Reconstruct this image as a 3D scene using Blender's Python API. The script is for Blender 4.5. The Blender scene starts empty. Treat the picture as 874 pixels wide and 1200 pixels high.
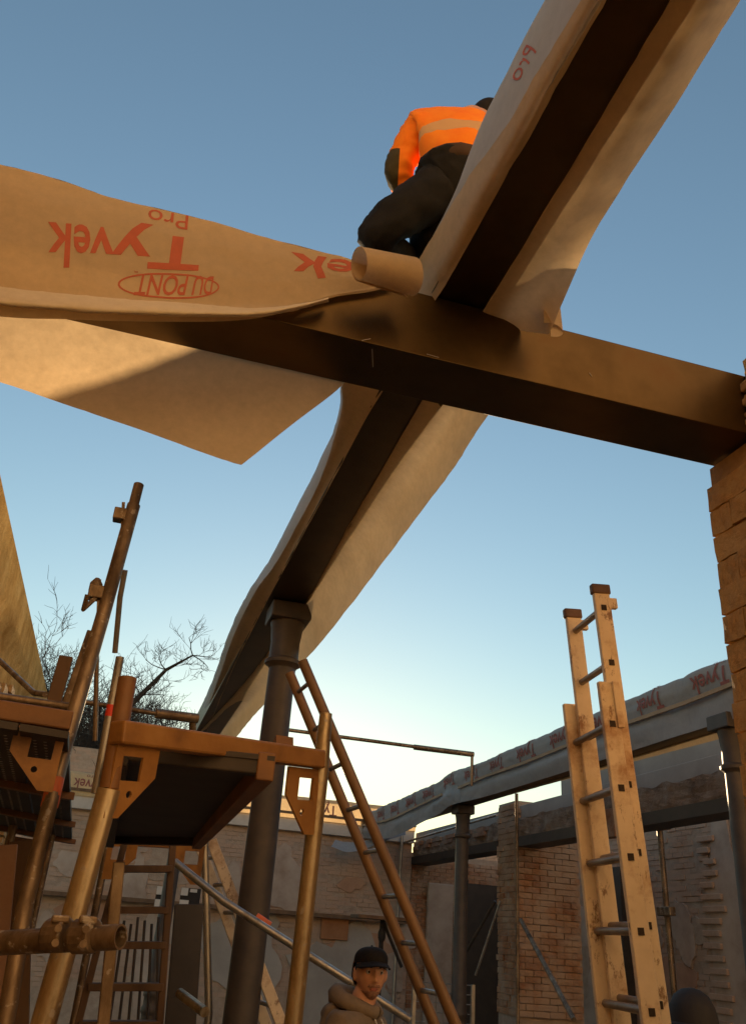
import bpy, bmesh, math, random
from mathutils import Vector, Matrix, noise
random.seed(7)
S = bpy.context.scene
COL = S.collection
R = math.radians
V = Vector

# ------------------------------------------------------------------ camera, sky, sun, exposure
AX = V((0.957, -0.185, 0.222)); AY = V((-0.281, -0.412, 0.867)); AZ = V((0.069, 0.892, 0.446))
AZ.normalize(); AY = (AY - AY.dot(AZ) * AZ).normalized(); AX = AY.cross(AZ)
if AX.x < 0: AX = -AX
CAM = V((0, 0, 1.85))
FOC = 1000.0
# rows AX, AY, AZ: the world axes seen in camera axes (right, up, forward)
cr = V((AX.x, AY.x, AZ.x)); cu = V((AX.y, AY.y, AZ.y)); cf = V((AX.z, AY.z, AZ.z))
cd = bpy.data.cameras.new('camera')
cd.sensor_fit = 'VERTICAL'; cd.sensor_height = 36; cd.lens = 36 * FOC / 1200
cd.clip_start = 0.05; cd.clip_end = 2000
cam = bpy.data.objects.new('camera', cd); COL.objects.link(cam)
cam.matrix_world = Matrix(((cr.x, cu.x, -cf.x, CAM.x), (cr.y, cu.y, -cf.y, CAM.y), (cr.z, cu.z, -cf.z, CAM.z), (0, 0, 0, 1)))
S.camera = cam

SUN_EL, SUN_AZ = 7.0, 9.9          # low sun ahead, just behind the top of the far wall
w = bpy.data.worlds.new('World'); S.world = w; w.use_nodes = True
nt = w.node_tree
bg = nt.nodes['Background']
sky = nt.nodes.new('ShaderNodeTexSky'); sky.sky_type = 'NISHITA'; sky.sun_disc = False
sky.sun_elevation = R(SUN_EL); sky.sun_rotation = R(SUN_AZ)
sky.air_density = 1.45; sky.dust_density = 0.13; sky.ozone_density = 2.3; sky.altitude = 100
nt.links.new(sky.outputs[0], bg.inputs[0]); bg.inputs[1].default_value = 0.122
sl = bpy.data.lights.new('sun', 'SUN'); sl.energy = 4.5; sl.angle = R(0.5); sl.color = (1.0, 0.72, 0.42)
so = bpy.data.objects.new('sun', sl); COL.objects.link(so)
sd = V((math.sin(R(SUN_AZ)) * math.cos(R(SUN_EL)), math.cos(R(SUN_AZ)) * math.cos(R(SUN_EL)), math.sin(R(SUN_EL))))
so.rotation_euler = sd.to_track_quat('Z', 'Y').to_euler(); so.location = (0, 0, 30)
S.view_settings.view_transform = 'Standard'; S.view_settings.look = 'None'
S.view_settings.exposure = 0.9; S.view_settings.gamma = 1.0
S.cycles.max_bounces = 8; S.cycles.diffuse_bounces = 5
S.cycles.use_denoising = True

# ------------------------------------------------------------------ measuring helpers (surveyed points)
def ray(px, py):
    return cr * ((px - 437) / FOC) + cu * ((600 - py) / FOC) + cf
def P(px, py, d):
    return CAM + ray(px, py) * d
def on(px, py, ax, v):
    r = ray(px, py); return CAM + r * ((v - CAM[ax]) / r[ax])

# ------------------------------------------------------------------ object helpers
def tag(o, label=None, cat=None, group=None, kind=None):
    if label: o['label'] = label
    if cat: o['category'] = cat
    if group: o['group'] = group
    if kind: o['kind'] = kind
    return o
def empty(name, loc, label, cat, group=None):
    o = bpy.data.objects.new(name, None); o.location = loc; o.empty_display_size = .1
    COL.objects.link(o); return tag(o, label, cat, group)
def link(name, me, mat, parent=None, smooth=False):
    o = bpy.data.objects.new(name, me); COL.objects.link(o)
    if mat is not None:
        for m in (mat if isinstance(mat, (list, tuple)) else [mat]): me.materials.append(m)
    if smooth:
        me.polygons.foreach_set('use_smooth', [True] * len(me.polygons))
    if parent is not None:
        p = parent; loc = V((0, 0, 0))
        mw = Matrix.Identity(4)
        chain = []
        while p is not None: chain.append(p); p = p.parent
        for q in reversed(chain): mw = mw @ q.matrix_basis
        o.parent = parent; o.matrix_basis = mw.inverted()
    return o

class MB:
    def __init__(s): s.v = []; s.f = []; s.c = []; s.cur = 0.5
    def add(s, vs, fs):
        n = len(s.v); s.v += [tuple(x) for x in vs]; s.f += [tuple(i + n for i in f) for f in fs]; s.c += [s.cur] * len(fs)
        return s
    def box(s, c, size, ax=None):
        ax = ax or (V((1, 0, 0)), V((0, 1, 0)), V((0, 0, 1)))
        c = V(c); h = [a * (d / 2) for a, d in zip(ax, size)]
        vs = [c + h[0] * i + h[1] * j + h[2] * k for i in (-1, 1) for j in (-1, 1) for k in (-1, 1)]
        return s.add(vs, [(0, 1, 3, 2), (4, 6, 7, 5), (0, 4, 5, 1), (2, 3, 7, 6), (0, 2, 6, 4), (1, 5, 7, 3)])
    def bar(s, a, b, wd, th, up=None):
        a = V(a); b = V(b); d = b - a; l = d.length; d.normalize()
        up = V(up) if up else V((0, 0, 1))
        if abs(d.dot(up)) > .98: up = V((0, 1, 0))
        x = d.cross(up).normalized(); y = x.cross(d).normalized()
        return s.box((a + b) / 2, (l, wd, th), (d, x, y))
    def tube(s, pts, r, n=12, caps=True, hollow=0):
        pts = [V(p) for p in pts]; m = len(pts)
        rr = r if isinstance(r, (list, tuple)) else [r] * m
        vs = []; fs = []
        prev = None
        for i, p in enumerate(pts):
            d = (pts[min(i + 1, m - 1)] - pts[max(i - 1, 0)]).normalized()
            if prev is None:
                u = V((0, 0, 1)) if abs(d.z) < .9 else V((1, 0, 0))
                x = d.cross(u).normalized()
            else:
                x = (prev - d * prev.dot(d)).normalized()
            prev = x; y = d.cross(x)
            for k in range(n):
                t = 2 * math.pi * k / n
                vs.append(p + (x * math.cos(t) + y * math.sin(t)) * rr[i])
        for i in range(m - 1):
            for k in range(n):
                k2 = (k + 1) % n
                fs.append((i * n + k, i * n + k2, (i + 1) * n + k2, (i + 1) * n + k))
        if caps and not hollow:
            fs.append(tuple(range(n))[::-1]); fs.append(tuple(range((m - 1) * n, m * n)))
        if hollow:
            base = len(vs)
            for end in (0, m - 1):
                d = (pts[1] - pts[0]).normalized() if end == 0 else (pts[-2] - pts[-1]).normalized()
                b0 = len(vs)
                for k in range(n): vs.append(pts[end] + (V(vs[end * n + k]) - pts[end]) * hollow)
                for k in range(n): vs.append(pts[end] + (V(vs[end * n + k]) - pts[end]) * hollow + d * .25)
                for k in range(n):
                    k2 = (k + 1) % n
                    fs.append((end * n + k, end * n + k2, b0 + k2, b0 + k)); fs.append((b0 + k, b0 + k2, b0 + n + k2, b0 + n + k))
        return s.add(vs, fs)
    def lathe(s, base, prof, n=24):
        base = V(base); vs = []; fs = []
        for r, z in prof:
            for k in range(n):
                t = 2 * math.pi * k / n; vs.append(base + V((r * math.cos(t), r * math.sin(t), z)))
        for i in range(len(prof) - 1):
            for k in range(n):
                k2 = (k + 1) % n; fs.append((i * n + k, i * n + k2, (i + 1) * n + k2, (i + 1) * n + k))
        fs.append(tuple(range(n))[::-1]); fs.append(tuple(range((len(prof) - 1) * n, len(prof) * n)))
        return s.add(vs, fs)
    def mesh(s, name):
        me = bpy.data.meshes.new(name); me.from_pydata(s.v, [], s.f); me.update(); return me
    def build(s, name, mat, parent=None, smooth=False, bevel=0, tint=False, recalc=False):
        me = s.mesh(name)
        if tint:
            a = me.attributes.new('tint', 'FLOAT', 'FACE'); a.data.foreach_set('value', s.c)
        o = link(name, me, mat, parent, smooth)
        if recalc:
            bm = bmesh.new(); bm.from_mesh(me); bmesh.ops.recalc_face_normals(bm, faces=bm.faces); bm.to_mesh(me); bm.free()
        if bevel:
            b = o.modifiers.new('bevel', 'BEVEL'); b.width = bevel; b.segments = 2; b.limit_method = 'ANGLE'
        elif smooth:
            me.set_sharp_from_angle(angle=R(40))
        return o

def plate(outer, holes, o, u, v, th):
    """flat plate with real holes; outline in (u, v) metres"""
    bm = bmesh.new(); es = []
    for loop in [outer] + holes:
        vs = [bm.verts.new(V(o) + V(u) * a + V(v) * b) for a, b in loop]
        for i in range(len(vs)): es.append(bm.edges.new((vs[i], vs[(i + 1) % len(vs)])))
    bmesh.ops.triangle_fill(bm, use_beauty=True, edges=es)
    n = V(u).cross(V(v)).normalized()
    r = bmesh.ops.extrude_face_region(bm, geom=bm.faces[:])
    for e in r['geom']:
        if isinstance(e, bmesh.types.BMVert): e.co += n * th
    bmesh.ops.recalc_face_normals(bm, faces=bm.faces)
    me = bpy.data.meshes.new('plate'); bm.to_mesh(me); bm.free(); return me

# ------------------------------------------------------------------ materials
def mk(name):
    m = bpy.data.materials.new(name); m.use_nodes = True
    n = m.node_tree.nodes; return m, n, m.node_tree.links, n['Principled BSDF']
def tex(n, l, kind, scale, detail=6, rough=.6, coord='Object', stretch=None):
    tc = n.new('ShaderNodeTexCoord'); t = n.new(kind)
    t.inputs['Scale'].default_value = scale
    if 'Detail' in t.inputs: t.inputs['Detail'].default_value = detail
    if 'Roughness' in t.inputs: t.inputs['Roughness'].default_value = rough
    if stretch:
        mp = n.new('ShaderNodeMapping'); mp.inputs['Scale'].default_value = stretch
        l.new(tc.outputs[coord], mp.inputs[0]); l.new(mp.outputs[0], t.inputs['Vector'])
    else: l.new(tc.outputs[coord], t.inputs['Vector'])
    return t
def ramp(n, l, src, stops):
    r = n.new('ShaderNodeValToRGB'); e = r.color_ramp.elements
    while len(e) < len(stops): e.new(.5)
    for i, (p, c) in enumerate(stops):
        e[i].position = p; e[i].color = (*c, 1) if len(c) == 3 else c
    l.new(src, r.inputs[0]); return r
def mixc(n, l, f, a, b, mode='MIX'):
    m = n.new('ShaderNodeMix'); m.data_type = 'RGBA'; m.blend_type = mode
    for sock, x in ((m.inputs[0], f), (m.inputs[6], a), (m.inputs[7], b)):
        if hasattr(x, 'default_value') or hasattr(x, 'is_linked'): l.new(x, sock)
        elif isinstance(x, (int, float)): sock.default_value = x
        else: sock.default_value = (*x, 1)
    return m.outputs[2]
def bump(n, l, b, src, strength=.4, dist=.01, prev=None):
    bp = n.new('ShaderNodeBump'); bp.inputs['Strength'].default_value = strength; bp.inputs['Distance'].default_value = dist
    l.new(src, bp.inputs['Height'])
    if prev is not None: l.new(prev, bp.inputs['Normal'])
    l.new(bp.outputs[0], b.inputs['Normal']); return bp.outputs[0]
def simple(name, stops, scale=6, rough=.7, metal=0, bstr=.3, bdist=.004, bscale=None, stretch=None, spec=.5, detail=8):
    m, n, l, b = mk(name)
    t = tex(n, l, 'ShaderNodeTexNoise', scale, detail, .62, stretch=stretch)
    r = ramp(n, l, t.outputs['Fac'], stops); l.new(r.outputs[0], b.inputs['Base Color'])
    b.inputs['Roughness'].default_value = rough; b.inputs['Metallic'].default_value = metal
    b.inputs['Specular IOR Level'].default_value = spec
    t2 = tex(n, l, 'ShaderNodeTexNoise', bscale or scale * 6, 6, .6, stretch=stretch)
    bump(n, l, b, t2.outputs['Fac'], bstr, bdist)
    return m

def membrane(name, col, col2, trans, tcol, grain=26):
    m, n, l, b = mk(name)
    t = tex(n, l, 'ShaderNodeTexNoise', grain, 9, .72)
    t2 = tex(n, l, 'ShaderNodeTexNoise', 3.0, 5, .6)
    mx = mixc(n, l, .45, t.outputs['Color'], t2.outputs['Color'])
    bw = n.new('ShaderNodeRGBToBW'); l.new(mx, bw.inputs[0])
    c = ramp(n, l, bw.outputs[0], [(.36, col2), (.62, col)])
    l.new(c.outputs[0], b.inputs['Base Color']); b.inputs['Roughness'].default_value = .62; b.inputs['Specular IOR Level'].default_value = .25
    tr = n.new('ShaderNodeBsdfTranslucent')
    c2 = ramp(n, l, bw.outputs[0], [(.40, tuple(x * .66 for x in tcol)), (.60, tcol)])
    l.new(c2.outputs[0], tr.inputs[0])
    ms = n.new('ShaderNodeMixShader'); ms.inputs[0].default_value = trans
    l.new(b.outputs[0], ms.inputs[1]); l.new(tr.outputs[0], ms.inputs[2])
    l.new(ms.outputs[0], n['Material Output'].inputs[0])
    t3 = tex(n, l, 'ShaderNodeTexNoise', 9, 4, .5)
    p = bump(n, l, b, t3.outputs['Fac'], .25, .012)
    t4 = tex(n, l, 'ShaderNodeTexNoise', 5.5, 3, .5); t4.noise_type = 'RIDGED_MULTIFRACTAL'; t4.inputs['Distortion'].default_value = .5
    r4 = ramp(n, l, t4.outputs['Fac'], [(.55, (0, 0, 0)), (1.0, (1, 1, 1))])
    p = bump(n, l, b, r4.outputs[0], .35, .006, p)
    bump(n, l, b, t.outputs['Fac'], .15, .002, p)
    return m

M = {}
M['sheet'] = membrane('membrane cream side', (.70, .52, .31), (.61, .45, .265), .34, (.84, .62, .36))
M['sheet_shaded'] = membrane('membrane grey side shaded', (.36, .355, .36), (.28, .275, .28), .12, (.45, .42, .4))  # darker copy of the grey side; the beam wrap's shade is in the colour
M['sheet_pale'] = membrane('membrane folded pale band', (.86, .74, .54), (.76, .62, .42), .25, (.85, .7, .45))
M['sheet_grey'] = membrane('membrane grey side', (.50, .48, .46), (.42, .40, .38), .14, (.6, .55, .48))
M['print'] = simple('red print', [(.3, (.50, .10, .035)), (.7, (.42, .085, .03))], 30, .7, bstr=.05)
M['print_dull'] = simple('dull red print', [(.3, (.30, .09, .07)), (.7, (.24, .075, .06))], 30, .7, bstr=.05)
M['beam'] = simple('dark painted steel', [(.3, (.088, .054, .022)), (.55, (.122, .076, .032)), (.74, (.115, .062, .025))], 4, .42, 1.0, .10, .002, 30)
M['iron'] = simple('dark cast iron', [(.3, (.050, .038, .030)), (.6, (.080, .060, .045)), (.8, (.12, .075, .045))], 7, .55, .1, .3, .003, 60)
def tube_mat(name, a, b_, c, metal=.55, rough=.38):
    m, n, l, b = mk(name)
    t = tex(n, l, 'ShaderNodeTexNoise', 9, 9, .7, stretch=(1, 1, .35))
    r = ramp(n, l, t.outputs['Fac'], [(.34, a), (.5, b_), (.68, c)])
    l.new(r.outputs[0], b.inputs['Base Color']); b.inputs['Metallic'].default_value = metal
    sp = tex(n, l, 'ShaderNodeTexNoise', 34, 4, .6); sr = ramp(n, l, sp.outputs['Fac'], [(.61, (0, 0, 0)), (.65, (.85, .85, .85))])
    l.new(mixc(n, l, sr.outputs[0], r.outputs[0], (.40, .34, .27)), b.inputs['Base Color'])
    mm = n.new('ShaderNodeMath'); mm.operation = 'MULTIPLY_ADD'; mm.inputs[1].default_value = -metal; mm.inputs[2].default_value = metal
    l.new(sr.outputs[0], mm.inputs[0]); l.new(mm.outputs[0], b.inputs['Metallic'])
    rr = ramp(n, l, t.outputs['Fac'], [(.3, (rough + .25,) * 3), (.7, (rough - .06,) * 3)]); l.new(rr.outputs[0], b.inputs['Roughness'])
    t2 = tex(n, l, 'ShaderNodeTexNoise', 70, 5, .6); bump(n, l, b, t2.outputs['Fac'], .25, .002)
    return m
M['tube'] = tube_mat('weathered scaffold tube', (.22, .14, .075), (.54, .43, .27), (.70, .60, .42), .85, .28)
M['tube_grey'] = tube_mat('grey galvanised tube', (.22, .19, .16), (.38, .36, .33), (.48, .46, .43), .8, .34)
M['tube_brown'] = tube_mat('brown rusty tube', (.10, .065, .04), (.23, .16, .10), (.36, .27, .18), .65, .40)
M['orange'] = simple('rust orange frame paint', [(.3, (.17, .075, .022)), (.5, (.34, .155, .038)), (.72, (.44, .22, .06))], 6, .5, .1, .3, .003, 50)
M['orange_dark'] = simple('dull brown frame paint', [(.3, (.14, .06, .02)), (.7, (.27, .12, .035))], 6, .55, .1, .3, .003, 50)
M['tape'] = simple('orange tape', [(.35, (.75, .14, .03)), (.7, (.60, .16, .06))], 12, .5)
M['redtape'] = simple('red tape', [(.3, (.75, .05, .02)), (.7, (.65, .04, .02))], 12, .5)
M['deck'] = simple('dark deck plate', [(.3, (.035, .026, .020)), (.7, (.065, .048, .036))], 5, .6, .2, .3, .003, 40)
M['wood'] = simple('brown ladder wood', [(.3, (.17, .085, .03)), (.7, (.28, .145, .055))], 5, .5, 0, .3, .003, 40, stretch=(1, 1, .2))
M['oldwood'] = simple('old dull wood', [(.3, (.10, .055, .03)), (.7, (.22, .13, .07))], 5, .8, 0, .4, .004, 40, stretch=(1, 1, .2))
M['batten'] = simple('pale wooden batten', [(.3, (.30, .21, .13)), (.7, (.42, .30, .19))], 5, .8, 0, .3, .003, 40)
M['alu'] = simple('dull ladder rung metal', [(.3, (.20, .16, .13)), (.7, (.36, .31, .27))], 9, .45, .6, .2, .002, 60)
def ladder_paint():
    m, n, l, b = mk('worn yellow ladder paint')
    t = tex(n, l, 'ShaderNodeTexNoise', 10, 10, .72)
    g = tex(n, l, 'ShaderNodeTexNoise', 15, 10, .8, stretch=(1, 1, .4))
    base = ramp(n, l, t.outputs['Fac'], [(.3, (.72, .57, .37)), (.7, (.84, .68, .47))])
    rust = ramp(n, l, g.outputs['Fac'], [(.565, (0, 0, 0)), (.62, (.85, .85, .85))])
    dirt = tex(n, l, 'ShaderNodeTexNoise', 4.2, 8, .7)
    dr = ramp(n, l, dirt.outputs['Fac'], [(.52, (0, 0, 0)), (.70, (.85, .85, .85))])
    c = mixc(n, l, rust.outputs[0], base.outputs[0], (.20, .085, .03))
    c = mixc(n, l, dr.outputs[0], c, (.36, .15, .04))
    l.new(c, b.inputs['Base Color']); b.inputs['Roughness'].default_value = .5
    bump(n, l, b, g.outputs['Fac'], .3, .002)
    return m
M['ladder'] = ladder_paint()
M['hole'] = simple('dark rung socket', [(.3, (.02, .012, .008)), (.7, (.05, .03, .015))], 20, .8)
M['cap'] = simple('brown plastic end cap', [(.3, (.09, .045, .025)), (.7, (.17, .09, .05))], 14, .6)

def brick_mat(name, cols, mortar_dust, dust_amt, use_attr=True, big=1.2, bstr=.6):
    m, n, l, b = mk(name)
    if use_attr:
        a = n.new('ShaderNodeAttribute'); a.attribute_name = 'tint'; src = a.outputs['Fac']
    else:
        a = n.new('ShaderNodeObjectInfo'); src = a.outputs['Random']
    k = len(cols); r = ramp(n, l, src, [(i / (k - 1), c) for i, c in enumerate(cols)])
    g = tex(n, l, 'ShaderNodeTexNoise', 22, 8, .7, coord='Object')
    gr = ramp(n, l, g.outputs['Fac'], [(.3, (.55, .55, .55)), (.7, (1.25, 1.2, 1.15))])
    c = mixc(n, l, 1.0, r.outputs[0], gr.outputs[0], 'MULTIPLY')
    d = n.new('ShaderNodeNewGeometry')
    dn = n.new('ShaderNodeTexNoise'); dn.inputs['Scale'].default_value = big; dn.inputs['Detail'].default_value = 9; dn.inputs['Roughness'].default_value = .68
    l.new(d.outputs['Position'], dn.inputs['Vector'])
    dr = ramp(n, l, dn.outputs['Fac'], [(.5 - dust_amt * .22, (0, 0, 0)), (.62 - dust_amt * .1, (.9, .9, .9))])
    c = mixc(n, l, dr.outputs[0], c, mortar_dust)
    l.new(c, b.inputs['Base Color']); b.inputs['Roughness'].default_value = .9; b.inputs['Specular IOR Level'].default_value = .2
    g2 = tex(n, l, 'ShaderNodeTexNoise', 60, 8, .7)
    p = bump(n, l, b, g.outputs['Fac'], bstr, .014); bump(n, l, b, g2.outputs['Fac'], bstr * .6, .004, p)
    return m
M['brick_pillar'] = brick_mat('yellow brown rough brick', [(.52, .275, .095), (.60, .34, .125), (.55, .30, .105), (.66, .40, .165)], (.56, .36, .16), .5, False, 7, 1.0)
M['brick_far'] = brick_mat('plaster stained brick', [(.38, .22, .155), (.46, .29, .21), (.42, .25, .17), (.48, .34, .26)], (.47, .345, .265), 1.3, True, 1.5, .3)
M['brick_red'] = brick_mat('dusty red brick', [(.34, .16, .085), (.42, .22, .12), (.30, .13, .07), (.45, .27, .16)], (.42, .30, .22), .25, True, 1.6)
M['mortar'] = simple('mortar', [(.3, (.34, .25, .19)), (.7, (.46, .36, .28))], 8, .95, 0, .6, .01, 40)
M['mortar_pillar'] = simple('sandy mortar', [(.3, (.34, .19, .075)), (.7, (.50, .30, .13))], 14, .95, 0, .9, .014, 40)
M['plaster'] = simple('patchy pale plaster', [(.28, (.32, .235, .18)), (.48, (.44, .345, .28)), (.7, (.52, .43, .36))], 2.2, .9, 0, .4, .006, 24)
M['plaster_pink'] = simple('pinkish plaster', [(.3, (.36, .20, .13)), (.7, (.48, .31, .21))], 2.2, .9, 0, .4, .006, 24)
M['grey_render'] = simple('grey cement render', [(.3, (.32, .285, .25)), (.7, (.44, .40, .36))], 1.6, .9, 0, .3, .006, 24)
M['white_strip'] = simple('dusty white band', [(.3, (.48, .43, .38)), (.7, (.62, .57, .52))], 3, .85, 0, .3, .004, 24)
M['concrete'] = simple('crumbling concrete', [(.3, (.16, .11, .075)), (.5, (.28, .20, .14)), (.7, (.38, .31, .24))], 4, .95, 0, .9, .02, 18)
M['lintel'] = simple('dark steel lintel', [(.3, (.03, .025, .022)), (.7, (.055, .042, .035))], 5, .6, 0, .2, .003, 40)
def left_wall_mat():
    m, n, l, b = mk('rough golden render')
    t = tex(n, l, 'ShaderNodeTexNoise', 2.4, 10, .7)
    r = ramp(n, l, t.outputs['Fac'], [(.3, (.34, .18, .055)), (.55, (.58, .36, .135)), (.75, (.72, .48, .21))])
    l.new(r.outputs[0], b.inputs['Base Color']); b.inputs['Roughness'].default_value = 1.0; b.inputs['Specular IOR Level'].default_value = 0.0
    g = tex(n, l, 'ShaderNodeTexNoise', 9, 10, .7); g2 = tex(n, l, 'ShaderNodeTexNoise', 50, 6, .7)
    p = bump(n, l, b, g.outputs['Fac'], .9, .03); bump(n, l, b, g2.outputs['Fac'], .8, .012, p)
    return m
M['left_wall'] = left_wall_mat()
M['facade'] = simple('sunlit ochre facade', [(.3, (.66, .50, .32)), (.7, (.78, .61, .40))], 1.2, .95, 0, .3, .01, 14)
M['ground'] = simple('trodden earth and rubble', [(.3, (.19, .15, .105)), (.7, (.28, .225, .165))], 2, .95, 0, .6, .03, 12)
M['bark'] = simple('dark winter bark', [(.3, (.035, .026, .020)), (.7, (.075, .055, .04))], 10, .9, 0, .4, .01, 40)
def cloth(name, a, b_, rough=.85, sc=12): return simple(name, [(.3, a), (.7, b_)], sc, rough, 0, .35, .004, 240, spec=.2)
M['hivis'] = cloth('fluorescent orange cloth', (.95, .22, .012), (.98, .27, .02))
M['reflect'] = cloth('dull reflective band', (.55, .30, .12), (.66, .38, .17), .5)
M['darkcloth'] = cloth('black work cloth', (.010, .009, .009), (.020, .018, .017))
M['brownhem'] = cloth('dark brown waistband', (.06, .035, .022), (.085, .05, .032))
M['patch'] = cloth('olive dark elbow patch', (.06, .045, .02), (.09, .065, .03))
M['hoodie'] = cloth('beige hooded sweatshirt', (.20, .145, .095), (.27, .20, .135))
M['capcloth'] = cloth('black cap cloth', (.012, .010, .010), (.022, .018, .017))
M['glove'] = cloth('worn glove', (.14, .08, .03), (.2, .12, .05))
def skin_mat():
    m, n, l, b = mk('skin')
    t = tex(n, l, 'ShaderNodeTexNoise', 25, 6, .6)
    r = ramp(n, l, t.outputs['Fac'], [(.3, (.56, .27, .155)), (.7, (.66, .34, .20))])
    l.new(r.outputs[0], b.inputs['Base Color']); b.inputs['Roughness'].default_value = .55
    b.inputs['Subsurface Weight'].default_value = .15; b.inputs['Subsurface Radius'].default_value = (.02, .008, .004)
    return m
M['skin'] = skin_mat()
M['lip'] = simple('lip skin', [(.3, (.36, .12, .09)), (.7, (.40, .15, .11))], 30, .5)
M['hair'] = simple('dark brown hair', [(.3, (.025, .014, .009)), (.7, (.05, .03, .018))], 60, .7, 0, .6, .004, 200)
M['eyewhite'] = simple('eye white', [(.3, (.55, .5, .46)), (.7, (.6, .55, .5))], 20, .3)
M['iris'] = simple('dark iris', [(.3, (.02, .015, .01)), (.7, (.03, .02, .014))], 20, .2)
M['rubber'] = simple('black rubber', [(.3, (.012, .010, .010)), (.7, (.025, .02, .018))], 9, .75)
M['panel'] = simple('orange brown board', [(.3, (.30, .13, .055)), (.7, (.40, .19, .085))], 5, .8)
M['block'] = simple('white painted block', [(.3, (.55, .52, .48)), (.7, (.68, .65, .6))], 6, .8)

# ------------------------------------------------------------------ sheets and print
def cr4(p0, p1, p2, p3, t):
    return .5 * ((2 * p1) + (p2 - p0) * t + (2 * p0 - 5 * p1 + 4 * p2 - p3) * t * t + (3 * p1 - p0 - 3 * p2 + p3) * t ** 3)
def resample(pts, n, soft=True):
    out = []; m = len(pts) - 1
    for i in range(n):
        x = i / (n - 1) * m; k = min(int(x), m - 1); t = x - k
        if soft and m > 1:
            out.append(cr4(pts[max(k - 1, 0)], pts[k], pts[k + 1], pts[min(k + 2, m)], t))
        else: out.append(pts[k].lerp(pts[k + 1], t))
    return out
class Sheet:
    """grid of points; rows run bottom to top, columns along the strip"""
    def __init__(s, rows, nu=60, nv=20, wr=.004, ws=5., softv=True, seed=0., edge=.0):
        rows = [resample([V(p) for p in r], nu) for r in rows]
        s.g = [[None] * nu for _ in range(nv)]
        for j in range(nu):
            c = resample([r[j] for r in rows], nv, softv)
            for i in range(nv): s.g[i][j] = c[i]
        s.nu = nu; s.nv = nv
        g2 = [[p.copy() for p in r] for r in s.g]
        for i in range(nv):
            for j in range(nu):
                p = s.g[i][j]; nn = s.normal(i, j)
                q = V((p.x * ws + seed, p.y * ws, p.z * ws * 1.3))
                f = noise.noise(q) * wr + noise.noise(q * 2.7) * wr * .4 + max(0, .22 - abs(noise.noise(q * 1.7 + V((7, 3, 1))))) ** 1.5 * wr * 5
                g2[i][j] = p + nn * f
        s.g = g2
    def normal(s, i, j):
        a = s.g[i][min(j + 1, s.nu - 1)] - s.g[i][max(j - 1, 0)]
        b = s.g[min(i + 1, s.nv - 1)][j] - s.g[max(i - 1, 0)][j]
        n = a.cross(b)
        return n.normalized() if n.length > 1e-9 else V((0, -1, 0))
    def at(s, u, v):
        u = min(max(u, 0), .9999) * (s.nu - 1); v = min(max(v, 0), .9999) * (s.nv - 1)
        i = int(v); j = int(u); a = v - i; b = u - j
        return (s.g[i][j] * (1 - a) * (1 - b) + s.g[i][j + 1] * (1 - a) * b + s.g[i + 1][j] * a * (1 - b) + s.g[i + 1][j + 1] * a * b), s.normal(i, j)
    def build(s, name, mat, parent=None, th=.0016):
        mb = MB(); vs = [p for r in s.g for p in r]
        fs = [(i * s.nu + j, i * s.nu + j + 1, (i + 1) * s.nu + j + 1, (i + 1) * s.nu + j) for i in range(s.nv - 1) for j in range(s.nu - 1)]
        mb.add(vs, fs); o = mb.build(name, mat, parent)
        o.data.polygons.foreach_set('use_smooth', [True] * len(o.data.polygons))
        return o
def text_geo(body, bold=.0, spacing=1.0):
    cu_ = bpy.data.curves.new('lettering', 'FONT'); cu_.body = body; cu_.size = 1; cu_.offset = bold; cu_.space_character = spacing
    cu_.resolution_u = 3; cu_.fill_mode = 'FRONT'
    o = bpy.data.objects.new('lettering', cu_); COL.objects.link(o)
    dg = bpy.context.evaluated_depsgraph_get(); dg.update()
    me = bpy.data.meshes.new_from_object(o.evaluated_get(dg))
    bm = bmesh.new(); bm.from_mesh(me)
    bmesh.ops.triangulate(bm, faces=bm.faces)
    for _ in range(2):
        es = [e for e in bm.edges if e.calc_length() > .22]
        if es: bmesh.ops.subdivide_edges(bm, edges=es, cuts=1); bmesh.ops.triangulate(bm, faces=bm.faces)
    vs = [v.co.xy.copy() for v in bm.verts]; fs = [tuple(v.index for v in f.verts) for f in bm.faces]
    bm.free(); bpy.data.objects.remove(o); bpy.data.curves.remove(cu_); bpy.data.meshes.remove(me)
    x0 = min(v.x for v in vs); x1 = max(v.x for v in vs); y0 = min(v.y for v in vs if True)
    for v in vs: v.x = (v.x - x0) / (x1 - x0)     # x 0..1 over the word, y in its own units / word width
    for v in vs: v.y = v.y / (x1 - x0)
    return vs, fs
def ring_geo(rx, ry, t, n=40):
    vs = []; fs = []
    for k in range(n):
        a = 2 * math.pi * k / n
        vs.append(V((math.cos(a) * rx, math.sin(a) * ry))); vs.append(V((math.cos(a) * (rx - t), math.sin(a) * (ry - t))))
    for k in range(n):
        k2 = (k + 1) % n; fs.append((2 * k, 2 * k + 1, 2 * k2 + 1, 2 * k2))
    return vs, fs
TYV = text_geo('Tyvek', .018, 1.02); PRO = text_geo('Pro', .0); DUP = text_geo('DU PONT', .012, 1.0); REG = text_geo('R', .01)
PRINTS = []
def stamp(mb, sh, geo, org, du, dv, off=.0012, clip=None):
    """print lettering on a sheet: geo x runs along du, y along dv (both in sheet u, v)"""
    vs = []
    for p in geo[0]:
        u = org[0] + du[0] * p.x + dv[0] * p.y; v = org[1] + du[1] * p.x + dv[1] * p.y
        q, n = sh.at(u, v)
        if n.dot(CAM - q) < 0: n = -n
        vs.append(q + n * off)
    w_ = MB(); w_.add(vs, geo[1]); PRINTS.append(w_)
def flush_prints(mat, parent):
    for w_ in PRINTS: w_.build('print', mat, parent)
    PRINTS.clear()

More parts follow.
